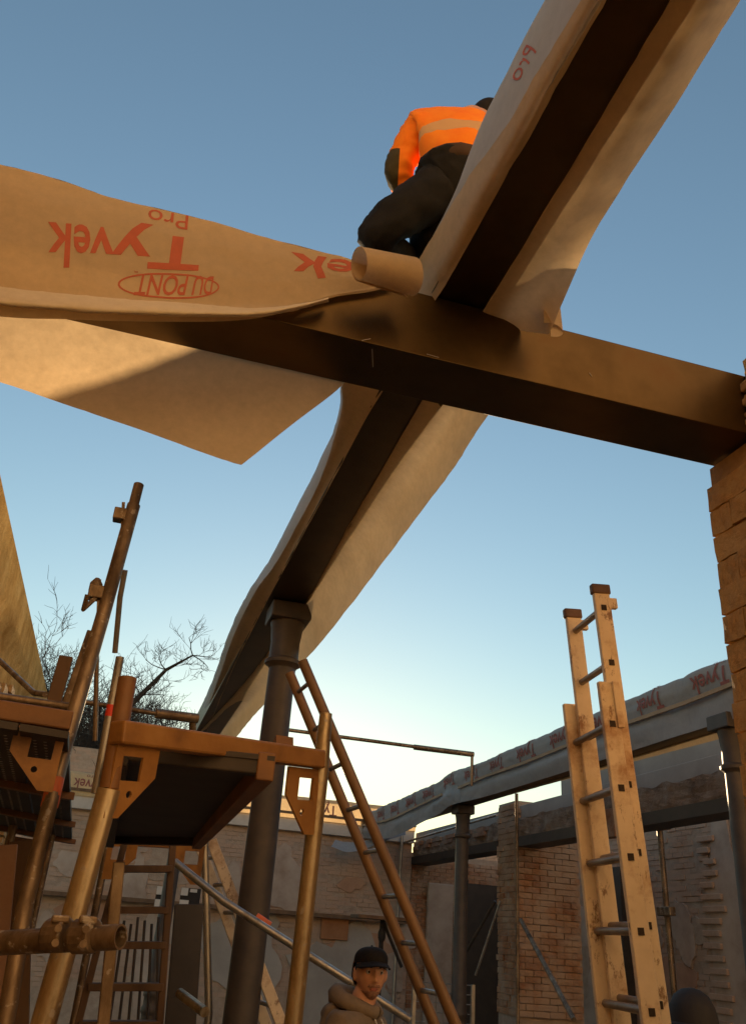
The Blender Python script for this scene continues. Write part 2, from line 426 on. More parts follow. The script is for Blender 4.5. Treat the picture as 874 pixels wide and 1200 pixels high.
# ================================================================== SETTING
XR, YF = 6.0, 18.0            # right hand wall plane, far wall plane
g = MB(); g.add([(-400, -400, 0), (400, -400, 0), (400, 900, 0), (-400, 900, 0)], [(0, 1, 2, 3)])
tag(g.build('ground', M['ground']), kind='structure')
# the sunlit house front behind the photographer, the fourth side of the site
b = MB(); b.box((3, -4.75, 5.5), (22, .5, 11))
tag(b.build('rear_facade', M['facade']), kind='structure')

def brick_field(mb, o, u, v, n, wdt, hgt, bl=.25, bh=.077, gap=.011, depth=.10, jit=.006, skip=None, rnd=random):
    """courses of single bricks over a wall face: o origin, u along, v up, n outward"""
    o = V(o); u = V(u); v = V(v); n = V(n)
    rows = int(hgt / bh)
    for r in range(rows):
        x = -(bl / 2) * (r % 2)
        while x < wdt:
            a = max(x, 0); e = min(x + bl - gap, wdt)
            if e - a > .03:
                cu_, cv = (a + e) / 2, (r + .5) * bh
                if not (skip and skip(cu_, cv)):
                    mb.cur = rnd.random()
                    pr = rnd.uniform(-jit, jit)
                    mb.box(o + u * cu_ + v * cv + n * (pr - depth / 2), (e - a, bh - gap + rnd.uniform(-.003, .002), depth), (u, v, n))
            x += bl

# ---- left wall: long flank lit by the low sun at a grazing angle
LX = -1.2
lw = empty('side_wall', (LX, 5, 0), 'tall sunlit golden rendered wall at left edge, rough brickwork lower down', 'wall')
b = MB()
ny, nz = 150, 46
Y0, Y1, ZT = -4.4, 11.9, 4.42
vs = []; fs = []
for i in range(nz + 1):
    for j in range(ny + 1):
        y = Y0 + (Y1 - Y0) * j / ny; z = ZT * i / nz
        q = V((y * 1.3, z * 1.3, 3.1))
        band = .05 if z > 3.98 else 0.0
        x = LX + (noise.noise(q) * .012 + noise.noise(q * 4) * .012) * (0 if i == nz else 1) + band
        vs.append((x, y, z))
for i in range(nz):
    for j in range(ny):
        a = i * (ny + 1) + j; fs.append((a, a + 1, a + ny + 2, a + ny + 1))
b.add(vs, fs)
# back, top and end faces
b.box((LX - .2, (Y0 + Y1) / 2, ZT / 2 - .02), (.36, Y1 - Y0, ZT))
b.build('render_coat', M['left_wall'], lw, smooth=True)
b = MB()
def lskip(u_, v_): return v_ > 3.45 - .06 * u_ + .25 * noise.noise(V((u_ * 1.5, v_, 0)))
brick_field(b, (LX + .035, 5.4, 2.2), (0, 1, 0), (0, 0, 1), (1, 0, 0), 6.4, 2.0, depth=.09, jit=.03, skip=lambda a, c: (c + 2.2) > 3.42 + .085 * a + .25 * noise.noise(V((a * 1.2, c, 0))))
tag(b.build('brick', M['brick_pillar'], lw, tint=True), kind='stuff')

# ---- far wall
fw = empty('far_brick_wall', (2.5, YF, 0), 'long stained brick end wall facing the camera behind the cast iron column', 'wall')
ztop = on(330, 958, 1, YF).z
b = MB(); b.box((2.2, YF + .187, ztop / 2), (7.6, .36, ztop))
b.build('wall_core', M['mortar'], fw)
b = MB()
brick_field(b, (-1.6, YF - .0, 0.7), (1, 0, 0), (0, 0, 1), (0, -1, 0), 7.6, ztop - .72, depth=.1, jit=.012,
            skip=lambda a, c: noise.noise(V((a * 3.1, c * 9, 2))) > .62)
tag(b.build('brick', M['brick_far'], fw, tint=True), kind='stuff')
def blob(cx, cy, rx, ry, seed, n=26):
    out = []
    for k in range(n):
        t = 2 * math.pi * k / n
        rr = 1 + .55 * noise.noise(V((math.cos(t) * 1.6 + seed, math.sin(t) * 1.6, seed))) + .18 * noise.noise(V((math.cos(t) * 6 + seed, math.sin(t) * 6, seed)))
        ct, st = math.cos(t), math.sin(t)
        p = 2.6
        sq = (abs(ct) ** p + abs(st) ** p) ** (-1 / p)
        out.append((cx + rx * rr * ct * sq, cy + ry * rr * st * sq))
    return out
def patch(parent, o, u, v, n, cx, cy, rx, ry, mat, seed, th=.022, name='plaster_patch'):
    th = abs(th) + (seed * .37 % 1) * .012
    me = plate(blob(cx, cy, rx, ry, seed), [], V(o) - V(n) * (.002 + (seed * .71 % 1) * .01), u, v, th if V(u).cross(V(v)).dot(V(n)) > 0 else -th)
    return link(name, me, mat, parent)
FN = (V((1, 0, 0)), V((0, 0, 1)), V((0, -1, 0)))
for px0, py0, px1, py1, mt, sd in ((130, 1000, 178, 1065, 'plaster', 1.3), (235, 1075, 330, 1160, 'grey_render', 4.4), (330, 1100, 470, 1240, 'grey_render', 7.1), (150, 1070, 200, 1200, 'plaster', 9.2), (420, 1075, 490, 1110, 'plaster', 12.3)):
    a = on(px0, py1, 1, YF); c = on(px1, py0, 1, YF)
    patch(fw, (0, YF, 0), *FN, (a.x + c.x) / 2, (a.z + c.z) / 2, (c.x - a.x) / 2, (c.z - a.z) / 2, M[mt], sd, .03)
prn = random.Random(5)
for k in range(26):
    patch(fw, (0, YF, 0), *FN, prn.uniform(-.8, 5.8), prn.uniform(1.0, 3.3), prn.uniform(.12, .65), prn.uniform(.10, .42), M[prn.choice(('plaster', 'plaster_pink', 'mortar', 'plaster'))], 20 + k * 1.37, .026)
# white band under the sheeting, dark ledge, board and loose end
zb = on(330, 973, 1, YF).z
b = MB(); b.box((2.2, YF - .07, (ztop + zb) / 2), (7.6, .14, ztop - zb)); b.build('white_band', M['white_strip'], fw, bevel=.01)
zl = on(330, 1069, 1, YF).z
b = MB(); b.box((2.2, YF - .12, zl), (7.4, .22, .07)); b.build('ledge_board', M['oldwood'], fw)
a = on(375, 1100, 1, YF - .06); c = on(409, 1074, 1, YF - .06)
b = MB(); b.box(((a.x + c.x) / 2, YF - .06, (a.z + c.z) / 2), (c.x - a.x, .05, c.z - a.z)); b.build('wood_panel', M['panel'], fw, bevel=.01)
# sheeting over the wall head
tf = empty('wall_head_membrane', (2.2, YF - .1, ztop), 'brownish printed membrane laid over the top of the far end wall', 'membrane')
zt = [on(200, 912, 1, YF).z, on(312, 930, 1, YF).z, on(402, 945, 1, YF).z]
rows = [[(x, YF - .16, ztop - .02) for x in (-1.6, 0, 2, 4, 6)], [(x, YF - .19, ztop + .2 * (zt[1] - ztop) + .02) for x in (-1.6, 0, 2, 4, 6)],
        [(x, YF - .15, zt[1] - .06 + .02 * math.sin(x * 2)) for x in (-1.6, 0, 2, 4, 6)], [(x, YF - .02, zt[1] + .02 * math.sin(x * 2.2)) for x in (-1.6, 0, 2, 4, 6)], [(x, YF + .35, zt[1] - .01) for x in (-1.6, 0, 2, 4, 6)]]
sh = Sheet(rows, 90, 16, .012, 2.2); sh.build('membrane_sheet', M['sheet'], tf)
pm = MB()
for k in range(6):
    c = .93 - k * .145
    stamp(pm, sh, TYV, (c, .42), (-.075, 0), (0, -.62), .006)
    stamp(pm, sh, PRO, (c - .02, .53), (-.025, 0), (0, -.2), .006)
flush_prints(M['print_dull'], tf)
b = MB(); b.bar((-1.6, YF - .215, ztop + .21 * (zt[1] - ztop)), (6, YF - .215, ztop + .21 * (zt[1] - ztop)), .03, .05); b.build('batten', M['oldwood'], tf)

# ---- right wall: pier, lintels, crumbling concrete, grey render
ZL = on(851, 951, 0, XR).z; ZLT = on(851, 934, 0, XR).z; ZC = on(846, 902, 0, XR).z; ZW = on(580, 948, 0, XR).z
YP0, YP1 = 12.95, 13.65
rw = empty('right_flank_wall', (XR, 10, 0), 'roofless flank wall on the right with dark lintels and crumbling concrete above wide openings', 'wall')
for y0, y1 in ((2.8, YP0), (YP1, YF + .0)):
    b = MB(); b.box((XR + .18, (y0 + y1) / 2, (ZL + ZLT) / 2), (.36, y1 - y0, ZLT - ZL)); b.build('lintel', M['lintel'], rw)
    b = MB(); n_ = int((y1 - y0) / .11); rows_ = []
    vs = []; fs = []
    for i in range(9):
        z = ZLT + (ZC - ZLT) * i / 8
        for j in range(n_ + 1):
            y = y0 + (y1 - y0) * j / n_; q = V((y * 2.2, z * 4, 1))
            zz = z + (.05 * noise.noise(q * 2) if i == 8 else 0)
            vs.append((XR + .02 - .03 * noise.noise(q) - .02 * noise.noise(q * 3.5) - (0 if i < 8 else .0), y, zz))
    for i in range(8):
        for j in range(n_):
            a_ = i * (n_ + 1) + j; fs.append((a_, a_ + 1, a_ + n_ + 2, a_ + n_ + 1))
    b.add(vs, fs); b.box((XR + .24, (y0 + y1) / 2, (ZLT + ZC) / 2), (.36, y1 - y0, ZC - ZLT - .01))
    b.build('concrete_band', M['concrete'], rw)
    b = MB(); b.box((XR + .24, (y0 + y1) / 2, (ZC + ZW) / 2 - .04), (.34, y1 - y0 - .01, ZW - ZC + .02)); b.build('render_band', M['grey_render'], rw, bevel=.008)
b = MB(); b.box((XR + .26, 7.2, ZW + .19), (.34, 8.8, .5)); b.build('render_upstand', M['grey_render'], rw, bevel=.01)
# brick remains along the left lintel head
b = MB(); brick_field(b, (XR + .0, YP1 + .02, ZC - .16), (0, 1, 0), (0, 0, 1), (-1, 0, 0), YF - YP1 - .1, .2, depth=.12, jit=.03, skip=lambda a, c: random.random() < .35)
tag(b.build('brick', M['brick_red'], rw, tint=True), kind='stuff')
# pier
pr = empty('brick_pier', (XR + .5, (YP0 + YP1) / 2, 0), 'free standing dusty red brick pier between the two openings of the flank wall', 'pier')
b = MB(); b.box((XR + .55, (YP0 + YP1) / 2, (ZW + .06) / 2), (1.06, YP1 - YP0 - .04, ZW + .04)); b.build('pier_core', M['mortar'], pr)
def brick_piece(name, seed, l, h, d, rough, nx=3, nyy=2, nzz=2):
    """one rough brick, about forty faces"""
    bm = bmesh.new(); bmesh.ops.create_cube(bm, size=1)
    for v_ in bm.verts: v_.co = V((v_.co.x * l, v_.co.y * d, v_.co.z * h))
    ex = [e for e in bm.edges if abs((e.verts[0].co - e.verts[1].co).x) > l * .9]
    bmesh.ops.subdivide_edges(bm, edges=ex, cuts=nx - 1, use_grid_fill=True)
    ez = [e for e in bm.edges if abs((e.verts[0].co - e.verts[1].co).z) > h * .9]
    bmesh.ops.subdivide_edges(bm, edges=ez, cuts=1, use_grid_fill=True)
    for v_ in bm.verts:
        q = v_.co * 9 + V((seed * 7.7, seed * 3.1, seed))
        v_.co += V((noise.noise(q), noise.noise(q + V((9, 0, 0))), noise.noise(q + V((0, 9, 0))))) * rough
    me = bpy.data.meshes.new(name); bm.to_mesh(me); bm.free(); return me
def place_bricks(parent, mat, variants, o, u, v, n, wdt, hgt, bl, bh, gap, jit, ang=.02, zmin=-1):
    o = V(o); u = V(u); v = V(v); n = V(n)
    for me in variants:
        if not me.materials: me.materials.append(mat)
    mw = Matrix.Translation(parent.location)
    for r in range(int(hgt / bh)):
        x = -(bl / 2) * (r % 2)
        while x < wdt - .02:
            a = max(x, 0); e = min(x + bl - gap, wdt)
            if e - a > .04:
                ob = bpy.data.objects.new('brick', random.choice(variants)); COL.objects.link(ob)
                c = o + u * ((a + e) / 2) + v * ((r + .5) * bh) + n * random.uniform(-jit, jit)
                m3 = Matrix((u, -n, v)).transposed()
                mat4 = Matrix.Translation(c) @ m3.to_4x4() @ Matrix.Rotation(random.uniform(-ang, ang), 4, 'Y') @ Matrix.Rotation(random.uniform(-ang, ang), 4, 'Z') @ Matrix.Diagonal(((e - a) / (bl - gap), 1, 1, 1))
                ob.parent = parent; ob.matrix_basis = mw.inverted() @ mat4
            x += bl
M['brick_pier'] = brick_mat('pier brick', [(.34, .15, .07), (.45, .23, .11), (.30, .13, .065), (.48, .29, .16)], (.46, .33, .23), .45, False, 1.6)
pv = [brick_piece('brick', 20 + k, .245, .075, .11, .006) for k in range(4)]
place_bricks(pr, M['brick_pier'], pv, (XR - .0, YP0 + .01, 1.0), (1, 0, 0), (0, 0, 1), (0, -1, 0), 1.05, ZW - 1.0, .255, .086, .01, .01)
place_bricks(pr, M['brick_pier'], pv, (XR + .06, YP0 + .04, 1.0), (0, 1, 0), (0, 0, 1), (-1, 0, 0), YP1 - YP0 - .06, ZW - 1.0 + .05, .22, .086, .01, .016)

# ---- room behind the flank wall
XB = 8.3
rb = empty('inner_room_wall', (XB, 12, 0), 'stripped inner brick wall seen through the right openings, with pale plaster remnants', 'wall')
b = MB(); b.box((XB + .187, 11.5, 1.9), (.36, 19, 3.8)); b.build('wall_core', M['mortar'], rb)
b = MB(); brick_field(b, (XB, 5, .8), (0, 1, 0), (0, 0, 1), (-1, 0, 0), 15, 3.0, depth=.1, jit=.012, skip=lambda a, c: noise.noise(V((a * 3, c * 8, 5))) > .6)
tag(b.build('brick', M['brick_far'], rb, tint=True), kind='stuff')
RN = (V((0, 1, 0)), V((0, 0, 1)), V((-1, 0, 0)))
for px0, py0, px1, py1, mt, sd in ((845, 958, 866, 1230, 'plaster', 2.2), (862, 960, 885, 1230, 'plaster_pink', 3.1), (790, 1062, 812, 1125, 'plaster', 5.2), (672, 1050, 700, 1125, 'plaster', 6.6), (655, 1030, 675, 1230, 'grey_render', 16.6),
                                (770, 1125, 812, 1160, 'plaster_pink', 8.3), (690, 1150, 720, 1230, 'plaster', 9.9), (512, 1035, 541, 1200, 'plaster', 11.7), (545, 1040, 562, 1180, 'plaster_pink', 13.7), (480, 1030, 505, 1090, 'plaster_pink', 15.1)):
    a = on(px0, py1, 0, XB); c = on(px1, py0, 0, XB)
    patch(rb, (XB, 0, 0), *RN, (a.y + c.y) / 2, (a.z + c.z) / 2, abs(c.y - a.y) / 2, abs(c.z - a.z) / 2, M[mt], sd, -.03)
for k in range(16):
    patch(rb, (XB, 0, 0), *RN, prn.uniform(6, 17), prn.uniform(1.0, 3.3), prn.uniform(.12, .5), prn.uniform(.15, .5), M[prn.choice(('plaster', 'plaster_pink', 'mortar', 'grey_render'))], 60 + k * 1.37, .026)
# toothed brick jamb (alternate courses missing)
ya = on(838, 1000, 0, XB - .05).y; yb = on(815, 1000, 0, XB - .05).y
for k in range(17):
    zc = 1.0 + k * .155
    b = MB(); wdt = (yb - ya) * random.uniform(.85, 1.05); b.cur = .2
    b.cur = random.random(); b.box((XB - .012, (ya + yb) / 2 + random.uniform(-.07, .07), zc), (.12, wdt * random.uniform(.6, 1.1), .078)); b.build('brick', M['brick_far'], rb, tint=True, bevel=.01)
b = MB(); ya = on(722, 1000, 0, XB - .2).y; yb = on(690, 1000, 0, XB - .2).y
b.box((XB - .08, (ya + yb) / 2, 1.6), (.16, abs(yb - ya), 3.2)); b.build('dark_slab', M['lintel'], rb)  # plain dark slab standing proud of the wall face
ew = empty('inner_end_wall', (7.2, YF, 0), 'brick and plaster end wall seen through the far opening, left of the iron post', 'wall')
b = MB(); b.box((7.24, YF + .2, 1.75), (2.46, .36, 3.5)); b.build('wall_core', M['mortar'], ew)
b = MB(); brick_field(b, (6.02, YF, .7), (1, 0, 0), (0, 0, 1), (0, -1, 0), 2.3, 2.75, depth=.1, jit=.012); tag(b.build('brick', M['brick_red'], ew, tint=True), kind='stuff')
b = MB(); b.box((6.62, YF - .10, 1.7), (.55, .1, 2.5)); b.build('plaster_panel', M['plaster'], ew, bevel=.02)
b = MB(); b.box((7.5, YF - .13, 1.5), (.9, .12, 3.0)); b.build('dark_void_slab', M['lintel'], ew)  # solid slab, its dark colour stands in for the shade inside an opening

# ---- distant brick wall glimpsed between the scaffold posts
a = on(75, 873, 1, 26); c = on(135, 873, 1, 26)
b = MB(); b.box(((a.x + c.x) / 2 - .5, 26.2, a.z / 2), (c.x - a.x + 2.5, .4, a.z)); 
bd = empty('distant_wall', (a.x, 26.2, 0), 'brown wall beyond the site, glimpsed under the bare tree between two scaffold posts', 'wall')
b.build('wall_core', M['mortar'], bd)
b = MB(); brick_field(b, (a.x - 1.6, 26.0, a.z - 2.5), (1, 0, 0), (0, 0, 1), (0, -1, 0), c.x - a.x + 2.4, 2.5, depth=.1, jit=.01)
tag(b.build('brick', M['brick_far'], bd, tint=True), kind='stuff')

# ================================================================== STEEL FRAME
ZB, ZTOP = 3.75, 4.035
ZA = ZTOP + .006; ZAT = ZA + .285; KA = (ZA - 1.85) / (3.75 - 1.85)
AXL, AXR = .672 * KA, .935 * KA
def beam(name, a, b_, label, wd):
    mb = MB(); a = V(a); b_ = V(b_)
    mb.bar(a, b_, wd, ZTOP - ZB)
    o = mb.build(name, M['beam'], bevel=.0025); return tag(o, label, 'beam')
beam('steel_beam', (-1.3, 2.535, (ZB + ZTOP) / 2), (2.25, 2.535, (ZB + ZTOP) / 2), 'dark painted steel beam crossing overhead and bearing in the brick pillar', .27)
beam('steel_beam', ((AXL + AXR) / 2, -4.6, (ZA + ZAT) / 2), ((AXL + AXR) / 2, 18.1, (ZA + ZAT) / 2), 'long dark steel beam laid over the cross beam, from top of frame down to the column', AXR - AXL)
CX0, CX1 = 4.72, 5.05
beam('steel_beam', ((CX0 + CX1) / 2, -2, (ZB + ZTOP) / 2), ((CX0 + CX1) / 2 + .15, 18.1, (ZB + ZTOP) / 2), 'far steel beam along the right, wrapped in grey printed membrane', CX1 - CX0)
bb = bpy.data.objects['steel_beam']
for p_, q_, ax_, v_ in (((436, 409), (437, 430), 2, ZB - .001), ((424, 399), (434, 397), 1, 2.399), ((500, 415), (514, 419), 1, 2.399), ((690, 437), (693, 441), 1, 2.399)):
    mb = MB(); mb.bar(on(*p_, ax_, v_), on(*q_, ax_, v_), .0025, .0015); mb.build('chalk_mark', M['white_strip'], bb)
def column(x, y, label, r=.1, dz=0):
    t = empty('iron_column', (x, y, 0), label, 'column', 'cast iron columns under the steel beams')
    m_ = MB(); m_.lathe((x, y, 0), [(r * 1.4, 0), (r * 1.4, .25), (r * 1.15, .3), (r * 1.03, .75), (r * 1.04, .76), (r * 1.22, .79), (r * 1.22, .84), (r * 1.05, .87), (r * 1.05, .96), (r * 1.2, .98), (r * 1.2, 1.02), (r * 1.02, 1.05), (r * .90, 3.28 + dz)], 28)
    m_.build('shaft', M['iron'], t, smooth=True)
    m_ = MB(); m_.lathe((x, y, dz), [(r * .92, 3.27), (r * 1.0, 3.285), (r * 1.22, 3.30), (r * 1.24, 3.325), (r * 1.0, 3.345), (r * .98, 3.47), (r * 1.02, 3.50), (r * 1.10, 3.58), (r * 1.16, 3.60), (r * 1.16, 3.62)], 28)
    m_.build('capital', M['iron'], t, smooth=True)
    m_ = MB(); m_.box((x, y, 3.683 + dz), (r * 2.75, r * 2.75, .125)); m_.build('abacus', M['iron'], t, bevel=.01)
    return t
column(.835 * KA, 5.25 * KA, 'nearest dark cast iron column with moulded capital, standing through the scaffold deck line', .108, .288)
column(.9, 13.2, 'dark slim iron column half hidden by the step frame under the deck', .1, .288)
column(4.83, 6.15, 'dark iron column at right edge under the grey wrapped beam')
column(5.02, 12.7, 'dark iron post in the middle distance beside the brick pier')

# ================================================================== BRICK PILLAR (right)
PX = 2.15
bp = empty('brick_pillar', (PX + .3, 1.9, 0), 'rough yellow brown brick pillar at the right edge carrying the dark steel beam', 'pillar')
b = MB(); b.box((PX + .284, 1.605, 1.87), (.56, 2.16, 3.74))
b.build('pillar_core', M['mortar_pillar'], bp)
b = MB(); b.box((PX + .292, 1.45, 3.92), (.56, 1.83, .38)); b.build('pillar_head', M['mortar_pillar'], bp, bevel=.03)
pv = [brick_piece('brick', k, .254, .108, .13, .0075, 6) for k in range(8)]
place_bricks(bp, M['brick_pillar'], pv, (PX + .055, 2.695, 2.16), (0, -1, 0), (0, 0, 1), (-1, 0, 0), 1.45, 1.60, .262, .1145, .010, .005, .012)
place_bricks(bp, M['brick_pillar'], pv, (PX + .055, 2.385, 3.76), (0, -1, 0), (0, 0, 1), (-1, 0, 0), 1.1, .35, .262, .1145, .010, .008, .02)
# loose mortar squeezed round the beam end
b = MB()
for k in range(26):
    t = k / 25; z = 3.74 + .30 * t
    b.box((PX + .01 + random.uniform(-.015, .02), 2.385 + random.uniform(-.02, .012), z), (.05, random.uniform(.03, .06), random.uniform(.02, .05)))
tag(b.build('mortar_lumps', M['mortar_pillar'], bp, bevel=.008), kind='stuff')

# ================================================================== MEMBRANES
# B near side: printed sheet hanging down the near face
PB = 2.375
t = empty('draped_membrane', (-.2, PB, ZTOP), 'tan printed membrane on the near side of the cross beam, corner curled into a roll', 'membrane')
tops = [(-150, 163), (0, 193), (75, 213), (136, 233), (242, 258), (302, 276), (360, 291), (408, 303), (440, 318), (468, 326)]
bots = [(-150, 352), (0, 371), (75, 374), (133, 376), (240, 377), (300, 373), (345, 362), (392, 348), (432, 342), (462, 335)]
fldt = [(-150, 312), (0, 336), (75, 344), (133, 349), (240, 357), (300, 358), (345, 354), (392, 343), (432, 337), (462, 333)]
fldb = [(-150, 333), (0, 354), (75, 360), (133, 364), (240, 367), (300, 366), (345, 358), (392, 345.5), (432, 339), (462, 334)]
rows = [[on(x, y, 1, PB) for x, y in bots], [on(x, y, 1, PB - .022 * (1 if x < 320 else .2)) for x, y in fldb], [on(x, y, 1, PB - .004) for x, y in fldt],
        [on(a_[0], a_[1] * .6 + c_[1] * .4, 1, PB - .012) for a_, c_ in zip(fldt, tops)], [on(a_[0], a_[1] * .25 + c_[1] * .75, 1, PB - .012) for a_, c_ in zip(fldt, tops)],
        [on(x, y, 1, PB - .002) for x, y in tops]]
shB = Sheet(rows, 130, 51, .0035, 4.2, softv=False); shB.build('membrane_sheet', M['sheet'], t)
# paler folded band along the lower edge
hb = [(-150, 334.5), (0, 355), (75, 361), (133, 365), (240, 368), (300, 367.5), (345, 360), (385, 350)]
ht = [(-150, 311), (0, 336), (75, 344), (133, 349), (240, 357), (300, 361), (345, 357), (385, 349)]
rows = [[on(x, y + 4, 1, PB - .002) for x, y in hb], [on(x, y, 1, PB - .075) for x, y in hb], [on(x, y, 1, PB - .012) for x, y in ht]]
Sheet(rows, 110, 6, .003, 9, softv=False, seed=6).build('folded_band', M['sheet_pale'], t)
# top cover running back over the beam
rows = [[on(x, y, 1, PB - .002) for x, y in tops[:8]], [on(x, y, 1, PB) + V((0, .10, .012)) for x, y in tops[:8]], [V((on(x, y, 1, PB).x, PB + .30, ZTOP + .004)) for x, y in tops[:8]]]
Sheet(rows, 60, 8, .004, 4).build('membrane_cover', M['sheet'], t)
# locate uv of image points on the sheet for the print
def uv_of(sh, px, py):
    best = None
    c = ray(px, py).normalized()
    for i in range(0, 101):
        for j in range(0, 201):
            p, _ = sh.at(j / 200, i / 100); d = (p - CAM).normalized().dot(c)
            if best is None or d > best[0]: best = (d, j / 200, i / 100)
    return V((best[1], best[2]))
def stamp_px(mb, sh, geo, p_start, p_end, p_up, hscale, off=.0012, tipend=False):
    """p_start/p_end: where the word begins/ends on its baseline, p_up: a point in the direction of the letters' tops"""
    a = uv_of(sh, *p_start); e = uv_of(sh, *p_end); up = uv_of(sh, *p_up)
    stamp(mb, sh, geo, a, e - a, (up - (e if tipend else a)) * hscale, off)
pm = MB()
# 'Tyvek' upside down: starts at the right, ends at the left; baseline is the upper line
def word_h(geo): return max(v.y for v in geo[0])
stamp_px(pm, shB, TYV, (236, 283), (57, 262), (232, 318), 1 / word_h(TYV))
stamp_px(pm, shB, PRO, (221, 252), (174, 244), (219, 270), 1 / word_h(PRO))
# second word, only its last letters show before the curl
EK = text_geo('vek', .018, 1.02)
stamp_px(pm, shB, EK, (447, 310), (340, 296), (345, 330), 1 / max(v.y for v in EK[0]), tipend=True)
stamp_px(pm, shB, DUP, (250, 325), (162, 323), (249, 346), 1 / word_h(DUP))
stamp_px(pm, shB, REG, (162, 317), (158, 317), (162, 321), 1 / word_h(REG))
c0 = uv_of(shB, 205, 335); ex = uv_of(shB, 258, 337) - c0; ey = uv_of(shB, 206, 351) - c0
rg = ring_geo(1, 1, .0)
vs = []; n_ = 48
for k in range(n_):
    t_ = 2 * math.pi * k / n_
    for q in (1, .955 if True else 0):
        sx = 1.0 if q == 1 else .955; sy = 1.0 if q == 1 else .86
        vs.append(V((math.cos(t_) * sx, math.sin(t_) * sy)))
rg = (vs, [(2 * k, 2 * k + 1, 2 * ((k + 1) % n_) + 1, 2 * ((k + 1) % n_)) for k in range(n_)])
stamp(pm, shB, rg, c0, ex, ey)
flush_prints(M['print'], t)
# the curled corner: a short open roll, spiral in section
a0 = P(421, 309, 2.93); a1 = P(484, 325, 3.02)
axis = (a1 - a0).normalized(); e1 = V((0, 0, 1)); e1 = (e1 - axis * e1.dot(axis)).normalized(); e2 = axis.cross(e1)
rows = []
for k in range(44):
    th = -2.2 + k / 43 * (2 * math.pi * 1.22)
    rr = .060 - .010 * k / 43
    row = []
    for q in range(12):
        f = q / 11
        c = a0.lerp(a1, f); r2 = rr * (1 + .22 * f) 
        row.append(c + (e1 * math.cos(th) + e2 * math.sin(th)) * r2 + axis * (-.012 * math.cos(th)))
    rows.append(row)
mb = MB(); nu = 12
mb.add([p for r in rows for p in r], [(i * nu + j, i * nu + j + 1, (i + 1) * nu + j + 1, (i + 1) * nu + j) for i in range(43) for j in range(nu - 1)])
mb.build('curled_corner', M['sheet'], t, smooth=True)

# B far side: sheet hanging on the far face, with slanted end
t = empty('hanging_membrane', (-.2, 2.69, ZB), 'tan membrane hanging below the cross beam at left, slanted cut end, half in shadow', 'membrane')
YB = 2.685
tops = [(-150, 345), (-40, 372), (60, 385), (150, 392), (240, 405), (320, 425), (403, 449)]
bots = [(-150, 398), (-40, 434), (60, 468), (150, 499), (225, 526), (268, 541), (283, 545)]
mids = [((a_[0] + c_[0]) / 2, (a_[1] + c_[1]) / 2) for a_, c_ in zip(tops, bots)]
rows = [[on(x, y, 1, YB + .01) for x, y in bots], [on(x, y, 1, YB + .022) for x, y in mids], [on(x, y, 1, YB) for x, y in tops], [on(x, y, 1, YB + .0) + V((0, 0, .12)) for x, y in tops]]
sh = Sheet(rows, 80, 26, .004, 3.5); sh.build('membrane_sheet', M['sheet'], t)

# A near, left side: grey printed face above, cream hem turned up below
t = empty('draped_membrane', (.66, 1.2, ZAT), 'grey printed membrane with cream hem, left of the upper beam before the kneeling worker', 'membrane')
sil = [(760, -205), (697, -100), (626, 23), (596, 82), (566, 141), (530, 232), (501, 290)]
fold = [(760, -150), (705, -45), (657, 40), (628, 88), (596, 144), (549, 207), (503, 290)]
dark = [(818, -180), (757, -80), (691, 35), (652, 104), (622, 157), (575, 240), (541, 300)]
rows = [[on(x, y, 0, .655 * KA) for x, y in fold], [on((x + a_) / 2, (y + b_) / 2, 0, .652 * KA) for (x, y), (a_, b_) in zip(fold, sil)], [on(x, y, 0, .655 * KA) for x, y in sil], [on(x, y, 0, .655 * KA) + V((.03, 0, .005)) for x, y in sil], [on(x, y, 0, .655 * KA) + V((.2, 0, -.01)) for x, y in sil]]
rows[0] = [p + V((.012, 0, -.10)) for p in rows[0]]
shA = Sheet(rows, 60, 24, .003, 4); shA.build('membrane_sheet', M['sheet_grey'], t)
fold2 = [(760, -150), (705, -45), (657, 40), (628, 88), (596, 144), (549, 207), (503, 283), (478, 326), (466, 350)]
dark2 = [(818, -180), (757, -80), (691, 35), (652, 104), (622, 157), (575, 240), (541, 300), (520, 336), (505, 360)]
rows = [[on(x, y, 2, ZA - .024) for x, y in dark2], [on(x * .45 + a_ * .55, y * .45 + b_ * .55, 0, .655 * KA) for (x, y), (a_, b_) in zip(fold2, dark2)], [on(x, y, 0, .635 * KA) for x, y in fold2]]
shH = Sheet(rows, 70, 14, .006, 7, seed=4); shH.build('turned_hem', M['sheet'], t)
pm = MB()
stamp_px(pm, shA, PRO, (629, 60), (607, 97), (617, 52), 1 / word_h(PRO))

flush_prints(M['print'], t)

# A near, right side flap
t = empty('hanging_membrane', (1.0, 1.4, ZA), 'cream membrane flap right of the upper beam, lower corner curled outwards', 'membrane')
inn = [(905, -192), (835, -75), (775, 25), (726, 107), (672, 197), (620, 283), (566, 372)]
out = [(985, -195), (908, -68), (851, 27), (795, 118), (735, 212), (690, 285), (650, 348)]
out2 = [(985, -195), (908, -68), (851, 27), (795, 118), (735, 212), (690, 285), (643, 396)]
rows = [[on(x, y, 0, 1.03 * KA) for x, y in out], [on((x + a_) / 2, (y + b_) / 2, 2, ZA - .045) for (x, y), (a_, b_) in zip(inn, out)], [on(x, y, 2, ZA - .020) for x, y in inn], [on(x - 3, y - 1, 2, ZA - .016) for x, y in inn]]
rows[0][-1] = on(643, 392, 0, 1.03 * KA); rows[1][-1] = on(604, 386, 2, ZA - .05)
sh = Sheet(rows, 70, 20, .004, 4.5, seed=9); sh.build('membrane_sheet', M['sheet'], t)
